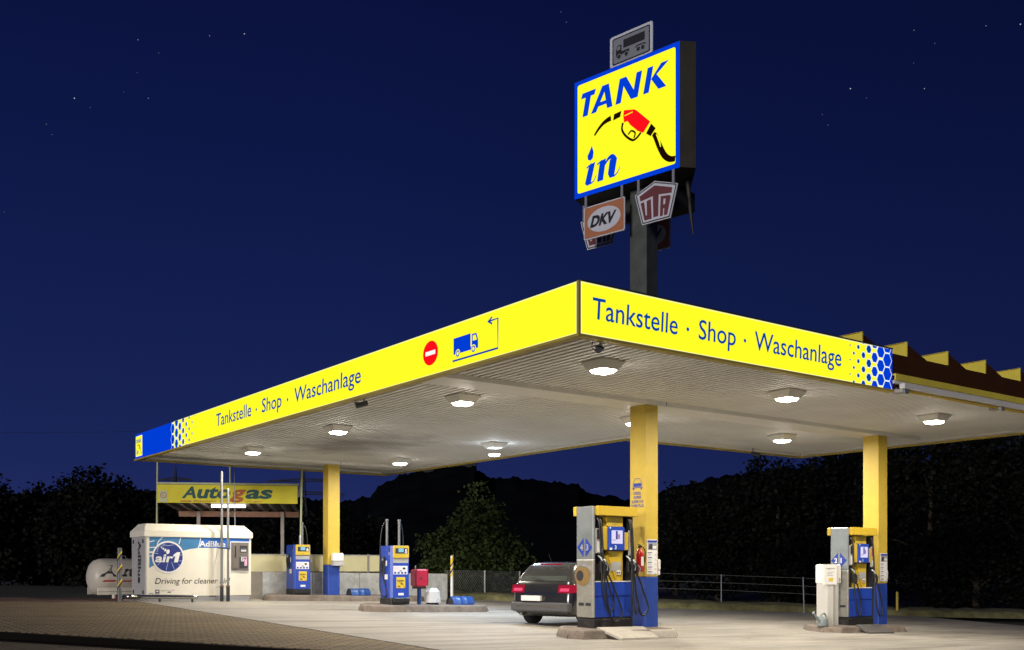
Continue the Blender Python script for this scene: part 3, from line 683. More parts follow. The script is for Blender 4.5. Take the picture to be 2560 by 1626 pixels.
def oval_sign(t, arms=True):
    f = FX(0, 0, 0); m = MB()
    m.slab(f, rr(-.68,-.445,.68,.445,.05), -.03, 0, 'sign_white'); m.rrect(f, -.65, -.415, .65, .415, .04, 'sign_orange'); m.ell(f, 0, .0, .55, .325, 'sign_white', .006, 36); m.build('board', t)
    m = MB(); m.text(f, 'DKV', -.47, -.155, .31, 'sign_black', w=.80, bold=.05, shear=.32, off=.009); m.build('lettering', t)
    if arms:
        for a in (-.64, .56): m = MB(); m.box(a, a+.07, -.02, .01, .43, .78, 'sign_grey'); m.build('hanger', t)
t = hang('hanging_sign', 'orange sign with white oval hanging bottom left below the yellow pylon face', .98, .03, 10.64, HG); oval_sign(t)
def penta(t):
    f = FX(0, 0, 0); m = MB()
    def pg(k): return [(-.43*k,-.52*k), (.44*k,-.52*k), (.66*k,.30*k), (-.04*k,.53*k), (-.66*k,.30*k)]
    m.slab(f, pg(1), -.03, 0, 'sign_white'); m.poly(f, pg(.955), 'sign_black', .003); m.poly(f, pg(.90), 'sign_white', .005); m.build('board', t)
    m = MB(); c = 'sign_maroon'
    m.poly(f, [(-.50,.235), (-.04,.415), (.50,.235), (.48,.10), (.09,.15), (-.09,.15), (-.48,.10)], c, .008)
    m.poly(f, [(-.09,.15), (.09,.15), (.075,-.40), (-.075,-.40)], c, .008)
    m.poly(f, [(-.47,.05), (-.36,.06), (-.31,-.30), (-.27,-.30), (-.28,.07), (-.15,.09), (-.125,-.42), (-.35,-.42)], c, .008)
    m.poly(f, [(.15,.09), (.42,.06), (.455,.02), (.35,-.42), (.25,-.42), (.26,-.24), (.225,-.24), (.215,-.42), (.125,-.42)], c, .008)
    m.poly(f, [(.235,.0), (.30,-.005), (.285,-.14), (.23,-.14)], 'sign_white', .010)
    m.build('lettering', t)
    for a in (-.57, .50): m = MB(); m.box(a, a+.07, -.02, .01, .30, .78, 'sign_grey'); m.build('hanger', t)
t = hang('hanging_sign', 'maroon and white five sided sign hanging right below the yellow pylon face', 2.64, .03, 10.71, HG); penta(t)
t = wthing('hanging_sign', 'dark five sided sign behind the orange sign, only its lower edge showing', 'sign', (2.42, 28.35, 10.72), PA, HG); penta(t)
t = wthing('hanging_sign', 'dark orange oval sign half hidden behind the pylon post', 'sign', (3.88, 28.85, 10.64), PA, HG); oval_sign(t, True)
t = hang('truck_sign', 'grey board with black truck silhouette standing on top of the pylon sign', 1.86, .03, 14.98, None)
f = FX(0, 0, 0); m = MB(); m.slab(f, rr(-.68,-.41,.68,.41,.06), -.03, 0, 'sign_white'); m.rrect(f, -.60, -.36, .60, .345, .05, 'sign_black', .003); m.rrect(f, -.565, -.325, .565, .31, .04, 'sign_grey', .006); m.build('board', t)
m = MB(); c = 'sign_black'
m.quad(f, -.24, .0, .44, .22, c, .009); m.poly(f, [(-.48,-.18), (-.30,-.18), (-.30,.12), (-.43,.12), (-.48,-.0)], c, .009); m.poly(f, [(-.455,.0), (-.34,.0), (-.34,.09), (-.42,.09)], 'sign_grey', .011)
m.quad(f, -.31, -.14, -.05, -.06, c, .009)
for a in (-.38, -.14, .24, .38): m.ell(f, a, -.18, .072, .072, 'sign_grey', .011, 14); m.ell(f, a, -.18, .055, .055, c, .013, 14)
m.stroke(f, [(.15,-.12), (.20,-.08), (.42,-.08), (.47,-.12)], .03, c, .009); m.build('truck_picture', t)
m = MB(); m.box(-.5,-.44,-.02,.02,-.46,-.41,'sign_grey'); m.box(.44,.5,-.02,.02,-.46,-.41,'sign_grey'); m.build('foot', t)

# ================================================================ PUMP ISLANDS
def island(lab, pts, h, m, inset=.07, pale=None):
    mb = MB(); n = len(pts); cu = sum(p[0] for p in pts)/n; cv = sum(p[1] for p in pts)/n
    # resample edges so that the kerb reads as separate worn stones
    q = []
    R = random.Random(int(cu*100))
    for i in range(n):
        a, b = pts[i], pts[(i+1)%n]; L = math.hypot(b[0]-a[0], b[1]-a[1]); k = max(1, int(L/.5))
        for j in range(k): t = j/k; q.append((a[0]+(b[0]-a[0])*t, a[1]+(b[1]-a[1])*t))
    N = len(q); P = []
    for ring, (ins, hh) in enumerate(((0, -.05), (0.005, .01), (inset*.7, h-.03), (inset, h-.008), (inset+.04, h))):
        for (u, v) in q:
            d = math.hypot(u-cu, v-cv); w = 1-ins/d; j = R.uniform(-.006, .006) if ring > 1 else 0
            uu, vv = cu+(u-cu)*w, cv+(v-cv)*w; P.append((uu-cu, vv-cv, g(uu, vv)-g(cu, cv)+hh+j))
    side = [[r*N+i, r*N+(i+1)%N, (r+1)*N+(i+1)%N, (r+1)*N+i] for r in range(4) for i in range(N)]
    pf_ = lambda f: pale is not None and min(P[k][0] for k in f)+cu > pale
    mb.add(P, [f for f in side if not pf_(f)] + [list(range(4*N, 5*N))], m); mb.add(P, [f for f in side if pf_(f)], 'concrete_light')
    for i in range(0, N, 2):        # joints between kerb stones
        u, v = q[i]; d = math.hypot(u-cu, v-cv); a = Vector((u-cu, v-cv, 0)); b = a*(1-(inset)/d); n_ = a.cross(Vector((0,0,1))).normalized()*.006
        z = g(u, v)-g(cu, cv); o_ = a.normalized()*.006
        mb.add([a+n_+o_+Vector((0,0,z)), a-n_+o_+Vector((0,0,z)), b-n_+o_+Vector((0,0,z+h-.01)), b+n_+o_+Vector((0,0,z+h-.01))], [(0,1,2,3)], 'black_dirty')
    o = mb.build('pump_island'); tag(o, lab, 'kerb island', 'raised pump islands'); at(o, cu, cv); return o
island('brown concrete kerb island under the front fuel pump and front column', [(2.45,3.2), (2.6,2.95), (4.9,2.9), (5.28,3.25), (5.34,4.0), (5.1,4.3), (3.1,4.3), (2.62,3.7)], .15, 'concrete_kerb', .07, 3.9)
island('low kerb island carrying the white service post and the right fuel pump', [(9.95,3.35), (10.25,3.08), (12.65,2.98), (13.03,3.25), (13.12,3.95), (12.9,4.3), (10.5,4.3), (10.1,3.85)], .125, 'concrete_kerb')
island('long grey kerb island under the blue pump number five and red box', [(2.95,11.7), (3.45,11.33), (6.45,11.38), (6.8,11.75), (6.8,12.5), (6.4,12.9), (3.6,12.9), (3.2,12.4)], .16, 'concrete_kerb')
island('rear kerb island under the blue pump number six and far column', [(2.75,17.35), (2.95,17.1), (8.0,17.1), (8.3,17.4), (8.3,18.5), (3.3,18.5), (2.95,17.9)], .16, 'concrete_kerb')
def plate(lab, lo, hi, hlo, hhi, m):
    cu, cv = sum(p[0] for p in lo+hi)/4, sum(p[1] for p in lo+hi)/4; zc = g(cu, cv)
    top = [(u-cu, v-cv, g(u, v)-zc+h) for (u, v), h in ((lo[0],hlo), (lo[1],hlo), (hi[1],hhi), (hi[0],hhi))]
    mb = MB(); P = top + [(x, y, z-.045) for x, y, z in top]
    mb.add(P, [(0,1,2,3), (7,6,5,4), (0,4,5,1), (1,5,6,2), (2,6,7,3), (3,7,4,0)], m)
    o = mb.build('ramp_plate'); tag(o, lab, 'ramp plate', 'ramp plates'); at(o, cu, cv)
plate('pale concrete ramp slab leaning on the front pump island', [(3.22,2.62), (4.22,2.68)], [(3.10,3.14), (4.30,3.2)], .04, .20, 'concrete_light')
plate('dark metal ramp plate leaning on the right pump island', [(10.78,2.72), (11.62,2.66)], [(11.0,3.22), (12.0,3.3)], .035, .17, 'plate_dark')

# ================================================================ TALL FUEL DISPENSERS
def hose_loop(x, y0, ytop, xn, zn, zlow, sw):
    return [(x, ytop, 2.06), (x+.015, ytop-.05, 1.95), (x+.03, ytop-.07, 1.6), (x+.02+sw*.1, ytop-.09, .9), (x+sw*.35, y0-.10, zlow+.18), (x+sw*.6, y0-.13, zlow), (x+sw, y0-.12, zlow+.15), (xn+sw*.3, y0-.10, .72), (xn, y0-.09, zn)]
def nozzle(m, x, y, z, tilt=0):
    m.tube([(x,y,z-.16), (x-.005,y-.02,z-.06), (x-.03,y-.03,z+.02), (x-.07,y-.02,z+.10)], [.022,.024,.028,.022], 'black_plastic', 8)
    m.tube([(x-.05,y-.03,z+.05), (x-.10,y-.01,z+.15), (x-.11,y+.05,z+.19)], .017, 'steel', 8); m.tube([(x+.02,y-.05,z-.08), (x+.03,y-.06,z+.0), (x-.02,y-.05,z+.06)], .01, 'steel', 6)
def tall_pump(lab, u, v, z, right_no, left_no, nozzles):
    t = thing('fuel_dispenser', lab, 'fuel pump', u, v, z, 0, 'tall yellow, blue and steel fuel dispensers')
    m = MB(); m.box(.0, 1.0, .0, .47, -.02, .17, 'black_dirty', .01); m.box(.02, .98, .015, .455, .17, .2, 'black_plastic'); m.build('plinth', t)
    m = MB(); m.box(.05, .985, .02, .45, .2, .86, 'blue_paint', .008); m.box(.05, .99, .012, .458, .862, .88, 'paper'); m.box(.52, .526, .008, .02, .2, .86, 'dark_blue'); m.box(.06, .98, .008, .02, .60, .606, 'dark_blue'); m.build('lower_panel', t)
    e = MB(); e.box(-.012, .045, .0, .47, 1.285, 2.275, 'steel', .01); e.box(-.012, .045, .0, .47, .20, 1.272, 'steel_dirty', .01); e.box(-.008, .04, .003, .467, 1.272, 1.285, 'print_white')
    e.box(.045, .06, .01, .46, .88, 2.1, 'black_plastic'); ep = e.build('end_panel', t)
    f = FL(-.012, .235, 0); m = MB()
    cl = 'print_white' if left_no == '2' else 'print_grey'
    for tri, no, a in (([(-.215,1.51), (-.028,1.33), (-.028,1.69)], left_no, -.125), ([(.215,1.51), (.028,1.69), (.028,1.33)], right_no, .045)):
        m = MB(); m.poly(f, tri, 'print_blue'); m.text(f, no, a, 1.45, .12, cl, bold=.04, off=.007); m.build('number_mark', ep)
    m = MB()
    for a in (-.17, .03): m = MB(); m.quad(f, a, .42, a+.15, .475, 'print_dark'); m.build('vent_slot', ep)
    m = MB()
    if left_no == '4':
        m.ell(f, -.06, .98, .22, .19, mat('orange_mark', (.24,.15,.05), .6, var=.2, scale=12) and 'orange_mark', .004); m.ell(f, -.13, .98, .10, .10, 'print_dark', .006)  # orange-brown oval under a dark disc
    m.quad(f, -.08, 1.14, .07, 1.19, 'print_grey'); m.build('sticker', ep)
    m = MB(); m.box(.955, 1.0, .0, .47, .2, 2.1, 'black_plastic', .006); m.build('right_cheek', t)
    m = MB(); m.box(.045, .955, .21, .26, .88, 2.1, 'black_plastic'); m.box(.06, .32, .14, .33, .88, 2.1, 'black_plastic'); m.build('core', t)
    m = MB(); m.box(.05, 1.05, -.07, -.002, 2.10, 2.28, 'yellow_paint', .01); m.box(-.02, 1.05, .472, .56, 2.10, 2.28, 'yellow_paint', .01); m.box(.046, 1.05, -.002, .472, 2.12, 2.268, 'yellow_paint'); m.build('top_band', t)
    m = MB(); m.box(.38, .80, .06, .41, .88, 1.44, 'yellow_paint', .01); m.box(.38, .80, .06, .41, 1.90, 2.1, 'yellow_paint', .01); m.box(.40, .78, .10, .37, 1.44, 1.9, 'yellow_paint')
    m.box(.22, .34, -.02, .10, 1.46, 1.90, 'yellow_paint', .012); m.box(.74, .87, -.02, .10, 1.46, 1.80, 'yellow_paint', .012)
    f = FX(0, .06, 0); m.poly(f, [(.40,2.09), (.78,2.09), (.59,1.92)], 'trim_olive', .003); tw = m.build('tower', t)
    m = MB(); m.slab(f, [(.40,1.44), (.78,1.44), (.74,1.25), (.59,.90), (.44,1.25)], .0, .02, 'yellow_paint'); 
    for k in range(6): m.stroke(f, [(.45+.045*k,1.42), (.48+.045*k,1.33)], .016, 'trim_olive', .023)
    m.quad(f, .47, 1.07, .73, 1.24, 'label_grey', .024); m.quad(f, .61, 1.0, .72, 1.08, 'paper', .025)
    for a in (.635, .685): m.ell(f, a, 1.035, .02, .02, 'print_dark', .028, 10)
    m.build('keypad', tw)
    m = MB(); m.box(.34, .735, -.06, .08, 1.455, 1.90, 'blue_paint', .012); db = m.build('display_box', t)
    f = FX(0, -.06, 0); m = MB(); m.quad(f, .395, 1.58, .675, 1.83, 'screen_white', .003); m.quad(f, .50, 1.66, .55, 1.82, 'print_blue', .005); m.quad(f, .56, 1.67, .60, 1.76, mat('screen_violet', (.3,.12,.25), .5) and 'screen_violet', .005); m.quad(f, .41, 1.64, .5, 1.655, 'print_grey', .005); m.build('screen', db)
    m = MB(); m.text(f, right_no, .475, 1.475, .075, 'print_white', bold=.03); m.quad(f, .345, 1.465, .41, 1.505, 'paper'); m.quad(f, .35, 1.86, .38, 1.89, 'paper'); m.build('number_mark', db)
    # price boards on both sides
    m = MB(); f = FX(0, -.02, 0); m.box(.055, .20, -.018, .02, 1.40, 1.86, 'label_grey')
    m.quad(f, .065, 1.42, .19, 1.62, 'paper'); m.quad(f, .065, 1.66, .19, 1.84, 'print_dark'); m.ell(f, .15, 1.80, .025, .025, 'print_red', .007, 10); m.build('price_board', t); m = MB()
    m.box(.89, .98, -.018, .02, 1.36, 1.84, 'label_grey'); m.quad(f, .90, 1.62, .97, 1.80, 'print_red'); m.quad(f, .90, 1.40, .97, 1.52, 'paper'); m.quad(f, .90, 1.54, .97, 1.6, 'print_yellow')
    m.build('price_board', t)
    for (x, sw, xn, zn, zl) in nozzles:
        m = MB(); m.tube(hose_loop(x, 0, .02, xn, zn-.15, zl, sw), .0185, 'black_rubber', 8, 6); h = m.build('hose', t)
        m = MB(); nozzle(m, xn, -.06, zn); m.box(xn-.06, xn+.04, -.01, .06, zn-.12, zn+.10, 'black_plastic', .01); m.build('nozzle', h)
    return t
tall_pump('tall fuel pump three at the front column with steel end panel and four hanging hoses', 3.34, 3.51, g(3.8,3.7)+.15, '3', '4', [(.10,.30,.22,1.16,.30), (.15,.46,.30,1.14,.12), (.88,.14,.93,1.16,.26), (.92,.36,1.05,1.12,.22)])
tall_pump('tall fuel pump one at the right column beside the white service post', 11.19, 3.57, g(11.6,3.7)+.125, '1', '2', [(.10,.24,.22,1.12,.22), (.90,.28,1.02,1.10,.20)])

# ================================================================ BLUE DISPENSERS
def blue_pump(lab, u, v, z, no, masts):
    t = thing('fuel_dispenser', lab, 'fuel pump', u, v, z, 0, 'low blue fuel dispensers')
    m = MB(); m.box(.0, .54, .0, .60, 0, .175, 'black_dirty', .015); m.box(.04, .52, -.05, .0, .05, .17, 'black_plastic', .01); m.build('plinth', t)
    m = MB(); m.prism([(.05,0), (.51,0), (.54,.04), (.54,.56), (.51,.60), (.03,.60), (0,.56), (0,.06)], .175, 1.49, 'blue_paint'); m.box(.03,.51,.02,.58,1.49,1.505,'dark_blue'); bd = m.build('cabinet', t)
    f = FX(0, -.0, 0)
    m = MB(); m.box(.04, .505, -.03, .0, 1.185, 1.50, 'yellow_paint', .01); hd = m.build('head_panel', t)
    f2 = FX(0, -.03, 0); m = MB(); m.quad(f2, .10, 1.30, .46, 1.435, 'print_dark'); m.quad(f2, .19, 1.335, .34, 1.43, 'screen_cyan', .006); m.text(f2, no, .375, 1.305, .105, 'print_white', bold=.04, off=.007); m.ell(f2, .28, 1.225, .01, .01, 'print_dark', n=8); m.build('display', hd)
    m = MB(); m.quad(f, .05, 1.06, .50, 1.175, 'label_grey'); m.build('grille', t)
    m = MB(); m.quad(f, .055, .77, .475, .985, 'paper', .004)
    for r_ in range(3): m.quad(f, .07, .945-.035*r_, .25, .955-.035*r_, 'print_pink', .006)
    for k in range(4): m.quad(f, .08+.10*k, .785, .14+.10*k, .835, 'print_blue', .006)
    m.quad(f, .28, .77, .285, .985, 'print_pink', .006); m.ell(f, .37, .92, .045, .03, 'print_dark', .006, 12); m.quad(f, .24,.84,.3,.88,'print_grey',.006); m.build('notice', t)
    m = MB(); m.rrect(f, .145, .42, .405, .70, .01, 'print_yellow', .004); emblem(m, Frame((.15,0,.42), (1,0,0), (0,0,1)), .0755, .007, ('print_dark', 'print_dark', 'print_dark', 'print_yellow')); m.build('logo_sticker', t)
    m = MB(); m.quad(f, .20, .235, .36, .295, 'paper'); m.build('type_plate', t)
    fl_ = FL(0, .3, 0); m = MB(); m.quad(fl_, .02, .98, .09, 1.12, 'paper'); m.quad(fl_, -.03, .64, .12, .77, 'paper'); m.quad(fl_, .17, 1.26, .22, 1.46, 'print_dark'); m.quad(fl_, .185, 1.27, .21, 1.33, 'paper', .006); m.build('side_labels', t)
    for (mx, my, hx, hy, zt) in masts:
        m = MB(); m.tube([(mx,my,1.40), (mx,my,2.16)], .032, 'pipe_grey', 10); m.tube([(mx,my,2.13), (mx,my,2.19)], .042, 'pipe_grey', 10); ms = m.build('hose_mast', t)
        m = MB(); dx, dy = hx-mx, hy-my
        m.tube([(mx+dx*.1,my+dy*.1,2.10), (mx+dx*.45,my+dy*.45,2.07), (mx+dx*.8,my+dy*.8,1.88), (mx+dx,my+dy,1.5), (mx+dx*1.05,my+dy*1.05,.8), (mx+dx*1.12,my+dy*1.12-.03,.38), (mx+dx*.9,my+dy*.9-.14,.20), (mx+dx*.6,my+dy*.9-.24,.30), (mx+dx*.78,my+dy*.9-.12,.62), (mx+dx*.95,my+dy*.95-.02,.88)], .016, 'black_rubber', 8, 5); m.build('hose', ms)
    m = MB(); m.box(-.045, .0, .30, .42, .78, 1.22, 'black_plastic', .01); m.tube([(-.05,.36,.84), (-.08,.34,1.0), (-.09,.30,1.12)], .03, 'black_plastic'); m.tube([(-.07,.33,1.08), (-.10,.26,1.16)], .022, 'steel'); m.build('nozzle', t)
    return t
blue_pump('blue pump number five with two steel hose masts beside the red box', 3.84, 11.83, g(4.1,12.1)+.16, '5', [(.10,.40,-.06,.46,0), (.46,.40,.60,.42,0)])
blue_pump('blue pump number six beside the far column, one hose on its right side', 3.85, 17.62, g(4.1,17.9)+.16, '6', [(.47,.45,.62,.40,0)])

# ================================================================ THINGS ON AND AROUND THE ISLANDS
zB = g(10.8,3.7)+.125
sv = thing('service_post', 'white service post with a tilted notice head left of the right pump', 'service post', 10.55, 3.66, zB)
m = MB(); m.prism([(.0,.0), (.14,-.05), (.28,.0), (.40,.0), (.40,.30), (0,.30)], 0, .98, 'post_white'); m.build('post', sv)
m = MB(); m.box(-.02, .50, -.01, .33, .96, 1.40, 'white_paint', .02); hd = m.build('head', sv)
m = MB(); m.prism([(-.12,-.0), (.22,-.09), (.24,-.01), (-.10,.06)], .94, 1.40, 'white_paint'); dr = m.build('door', sv)
f = Frame((-.12, -.0, 0), (.34,-.09,0), (0,0,1)); m = MB(); m.text(f, 'Bitte', .10, 1.28, .03, 'print_grey', bold=.01)
for k, w in enumerate((.18, .13, .17)): m.quad(f, .08, 1.215-.035*k, .08+w, 1.225-.035*k, 'print_grey')
m.quad(f, .12, 1.02, .24, 1.09, 'print_yellow'); m.quad(f, .05,1.30,.30,1.315,'print_grey'); m.build('notice', dr)
m = MB(); m.quad(FX(0,-.01,0), .40, 1.0, .46, 1.09, 'label_grey'); m.build('sticker', hd)
wc = thing('watering_can', 'grey plastic watering can standing at the foot of the white service post', 'watering can', 10.08, 3.45, g(10.08,3.45)+.125)
m = MB(); m.lathe([(0,0), (.115,0), (.125,.03), (.12,.13), (.10,.21), (.085,.215), (.08,.20)], 'can_grey', n=20); m.build('body', wc)
m = MB(); m.tube([(-.09,0,.09), (-.20,.0,.20), (-.30,0,.31)], [.04,.024,.016], 'can_grey', 10); m.tube([(-.29,0,.30), (-.325,0,.315)], [.02,.035], 'can_grey', 10); m.build('spout', wc)
m = MB(); m.tube([(-.08,0,.20), (-.02,0,.28), (.07,0,.285), (.13,0,.20), (.15,0,.10), (.12,0,.05)], .017, 'can_grey', 8, 4); m.build('handle', wc)

def dispenser(lab, u0, u1, v0, v1, z0, z1, m_, lower=False):
    t = thing('dispenser_box', lab, 'towel dispenser', (u0+u1)/2, (v0+v1)/2, z0, 0, 'dispenser boxes on the columns'); a, b, h = (u1-u0)/2, (v1-v0)/2, z1-z0
    m = MB(); m.box(-a, a, -b, b, h*.36, h, m_, min(a,b)*.35); m.build('cover', t)
    m = MB(); m.box(-a*.94, a*.94, -b*.9, b*.94, .02, h*.36-.004, 'grey_panel' if lower else m_, .01); m.box(-a*.5, a*.5, -b*.6, b*.6, -.0, .02, 'print_dark'); m.build('tray', t)
dispenser('white box with grey lower half on the far column', 5.14, 5.50, 17.60, 17.795, 1.36, 1.77, 'white_paint', True)
dispenser('white rounded box on the right side of the front column', 5.205, 5.30, 3.72, 4.02, 1.14, 1.47, 'white_paint')
dispenser('small cream box on the right side of the right column', 12.955, 13.01, 3.72, 4.02, .94, 1.26, 'cream_paint')
def poster(lab, u, v, z0, z1, w):
    t = thing('price_poster', lab, 'poster', u, v, z0, 0, 'price posters on the columns'); f = FX(0, 0, 0); h = z1-z0
    m = MB(); m.slab(f, [(0,0), (w,0), (w,h), (0,h)], 0, .006, 'paper'); m.build('sheet', t)
    m = MB(); m.quad(f, .01, h*.91, w-.01, h*.975, 'print_blue', .009); m.quad(f, .02, h*.70, w*.95, h*.90, 'print_grey', .009); m.poly(f, [(.04,h*.72), (.06,h*.86), (w*.5,h*.885), (w*.5,h*.72)], 'print_dark', .011); m.quad(f, w*.55, h*.74, w*.9, h*.82, 'paper', .011); m.build('picture', t)
    m = MB()
    for k in range(5):
        z = h*(.61-.135*k); m.quad(f, .02, z, w*.48, z+h*.022, 'print_blue' if k < 4 else 'print_dark', .009)
        for j in range(2): m.quad(f, .02, z-h*(.035+.03*j), w*.4, z-h*(.027+.03*j), 'print_grey', .009); m.quad(f, w*.75, z-h*(.035+.03*j), w*.92, z-h*(.027+.03*j), 'print_grey', .009)
    m.build('price_lines', t)
poster('tall white price sheet on the front column', 4.885, 3.697, 1.17, 1.86, .28); poster('tall white price sheet on the right column', 12.64, 3.697, .98, 1.66, .29)
fe = thing('fire_extinguisher', 'red fire extinguisher hanging between the front pump and the front column', 'extinguisher', 4.74, 3.74, 1.22)
m = MB(); m.lathe([(0,0), (.055,0), (.07,.02), (.07,.36), (.05,.42), (.022,.45), (.022,.48)], 'extinguisher_red', n=18); m.build('cylinder', fe)
m = MB(); m.box(-.03,.03,-.02,.02,.475,.51,'black_plastic'); m.tube([(-.07,-.03,.54), (.05,.0,.50)], .011, 'black_plastic'); m.tube([(.03,-.02,.5), (.09,-.05,.42), (.085,-.05,.2)], .011, 'black_rubber', 6, 4); m.build('valve', fe)
m = MB(); m.quad(FX(0,-.071,0), -.035, .12, .035, .30, 'paper', .002); m.build('label_plate', fe)

z5 = g(5.4,12.2)+.16
rb = thing('red_box', 'red box on a blue post beside the blue pump number five', 'service box', 4.86, 12.15, z5)
m = MB(); m.tube([(0,0,0), (0,0,.42)], .055, 'barrel_blue', 12); m.box(-.14,.14,-.12,.12,.42,.47,'black_plastic'); m.build('post', rb)
m = MB(); m.box(-.19, .18, -.15, .15, .47, .93, 'red_box', .035); m.box(.17,.205,-.13,.13,.50,.92,'red_box',.012); bx = m.build('housing', rb)
m = MB(); m.lathe([(0,-.012), (.022,-.012), (.03,0)], 'print_dark', (-.04,-.151,.70), 12, 'y'); m.tube([(-.12,0,.92), (-.12,0,1.0), (-.10,0,1.02)], .012, 'steel'); m.build('lock', bx)
wb = thing('bucket', 'upturned worn white bucket behind the red box post', 'bucket', 5.27, 12.15, z5)
m = MB(); m.box(-.11,.11,-.12,.12,0,.06,'black_plastic'); m.build('stand', wb)
m = MB(); m.prism(rr(-.20,-.17,.20,.17,.09), .05, .34, mat('worn_white', (.55,.55,.55), .5, var=.1, scale=3, dirt=.9, dirtcol=(.12,.12,.13)) and 'worn_white', rr(-.17,-.15,.17,.15,.09), True)
m.prism(rr(-.17,-.15,.17,.15,.09), .34, .43, 'worn_white', rr(-.10,-.09,.10,.09,.05), True); m.build('shell', wb)
def barrel(lab, u, v, z, L):
    t = thing('barrel_half', lab, 'barrel', u, v, z, 0, 'blue half barrels lying on the islands'); n = 14; P = []; r = .19
    for x, rr_ in ((0, r), (L*.1, r*1.03), (L*.33, r*.98), (L*.36, r*1.05), (L*.39, r*.98), (L*.63, r*.98), (L*.66, r*1.05), (L*.69, r*.98), (L*.9, r*1.02), (L, r*.97)):
        for k in range(n+1): a = math.pi*k/n; P.append((x, rr_*math.cos(a), rr_*math.sin(a)*1.15))
    m = MB(); m.add(P, [[i*(n+1)+k, i*(n+1)+k+1, (i+1)*(n+1)+k+1, (i+1)*(n+1)+k] for i in range(9) for k in range(n)], 'barrel_blue', True); m.build('shell', t)
    m = MB(); m.add([(.02, r*.95*math.cos(math.pi*k/n), r*.95*math.sin(math.pi*k/n)*1.12) for k in range(n+1)], [list(range(n+1))], 'print_dark'); m.build('opening', t)
barrel('blue half barrel on the front end of the long island near the car', 5.78, 12.1, g(6.1,12.1)+.16, .68); barrel('blue half barrel on the rear island behind pump number five', 5.66, 17.6, g(5.9,17.6)+.16, .66)

# ================================================================ ADBLUE CONTAINER AND SURROUNDINGS
zA = g(.7, 16.9)
ad = thing('tank_container', 'white container with blue honeycomb print and round blue emblem at the left', 'container', -.75, 16.9, zA)
LX, LY = 2.95, 1.2
m = MB(); m.box(.04, LX-.04, .04, LY-.04, -.08, .14, 'grey_panel'); m.box(.9,1.15,.03,.04,.10,.135,'print_dark'); m.box(1.75,1.95,.03,.04,.11,.135,'print_dark'); m.build('skirt', ad)
m = MB(); m.box(.035, LX, .0, LY, .14, 1.75, 'cream_paint'); m.box(0, .034, .01, LY-.01, .10, 1.75, 'grey_panel'); bd = m.build('body', ad)
m = MB(); e = .035
base = [(-e,-e), (LX+e,-e), (LX+e,LY+e), (-e,LY+e)]; m.prism(base, 1.745, 1.90, 'cream_paint'); m.prism(base, 1.901, 2.10, 'cream_paint', [(.10,.27), (LX-.10,.27), (LX-.10,LY-.27), (.10,LY-.27)]); m.build('roof', ad)
f = FX(0, 0, 0); fs_ = 'adblue_light'
m = MB()
m.poly(f, [(.11,1.735), (1.5,1.735), (1.44,1.455), (1.2,1.42), (1.0,1.37), (.9,1.3), (.6,1.2), (.35,1.0), (.2,.96), (.11,.90)], 'adblue_light', .003)
m.poly(f, [(1.5,1.735), (2.9,1.735), (2.9,1.55), (2.33,1.42), (1.9,1.46), (1.44,1.455)], 'adblue_band', .003)
for pts in ([(.11,1.45), (.3,1.46), (.34,1.6), (.46,1.735)], [(.3,1.46), (.3,1.2)], [(.11,1.22), (.32,1.24)], [(.95,1.735), (.9,1.55)], [(1.5,1.735), (1.48,1.6), (1.43,1.45)], [(.11,1.60), (.24,1.63)]): m.stroke(f, pts, .022, 'print_white', .006)
m.quad(f, .11, 1.30, .30, 1.345, 'cream_paint', .007)
m.build('blue_graphic', bd)
m = MB(); m.ell(f, .61, 1.195, .435, .435, 'print_white', .008, 48); m.ell(f, .61, 1.195, .39, .39, 'adblue_disc', .010, 48)
for pts in ([(.30,1.32), (.36,1.48), (.5,1.5)], [(.55,.83), (.57,.92), (.6,1.03)], [(.78,.86), (.72,1.0), (.70,1.06)], [(.33,.98), (.40,1.06)], [(.46,1.54), (.6,1.50), (.76,1.53)], [(.88,1.0), (.95,.96)], [(.9,1.1), (.99,1.09)], [(.35,1.28),(.24,1.3)]): m.stroke(f, pts, .011, 'adblue_line', .011)
m.text(f, 'air', .25, 1.055, .23, 'print_white', w=.47, bold=.03, shear=.2, off=.013); m.poly(f, [(.76,1.055), (.87,1.055), (.935,1.33), (.845,1.33), (.75,1.26), (.74,1.21), (.80,1.215)], 'print_white', .013)
for a, b, r1, r2 in ((.60,1.34,.045,.065), (.53,1.385,.028,.038), (.475,1.42,.022,.028), (.43,1.45,.016,.02)): m.ell(f, a, b, r1, r2, 'print_white', .013, 16, -.3)
m.ring(f, .955, 1.255, .018, .018, .005, 'print_white', .013, 10); m.build('emblem', bd)
m = MB(); m.text(f, 'AdBlue', 1.46, 1.49, .16, 'print_white', w=.74, bold=.02, off=.008); m.text(f, 'Driving for cleaner air!', .26, .475, .155, 'print_dark', w=2.05, shear=.2, off=.005)
m.text(f, 'www.air1.info', 1.92, .36, .045, 'print_grey', w=.42, off=.005); m.quad(f, .265, .20, .375, .32, 'print_dark'); m.quad(f, .29, .26, .35, .295, 'print_white', .006); m.quad(f, .28, .215, .36, .23, 'print_white', .006)
m.text(f, 'BRENNTAG', .42, .275, .035, 'print_grey', w=.24, off=.005); m.poly(f, [(.67,.285), (.70,.315), (.80,.315), (.76,.285)], 'print_pink'); m.poly(f, [(.58,.235), (.61,.262), (.70,.262), (.67,.235)], 'print_dark'); m.quad(f, .09, .20, .21, .235, 'label_grey')
m.build('lettering', bd)
fs = Frame((0, .50, 1.70), (0,0,-1), (0,-1,0)); m = MB(); m.text(fs, 'AdBlue', .06, -.13, .28, 'print_dark', w=1.15, bold=.03, off=.005); m.build('side_lettering', bd)
m = MB(); 
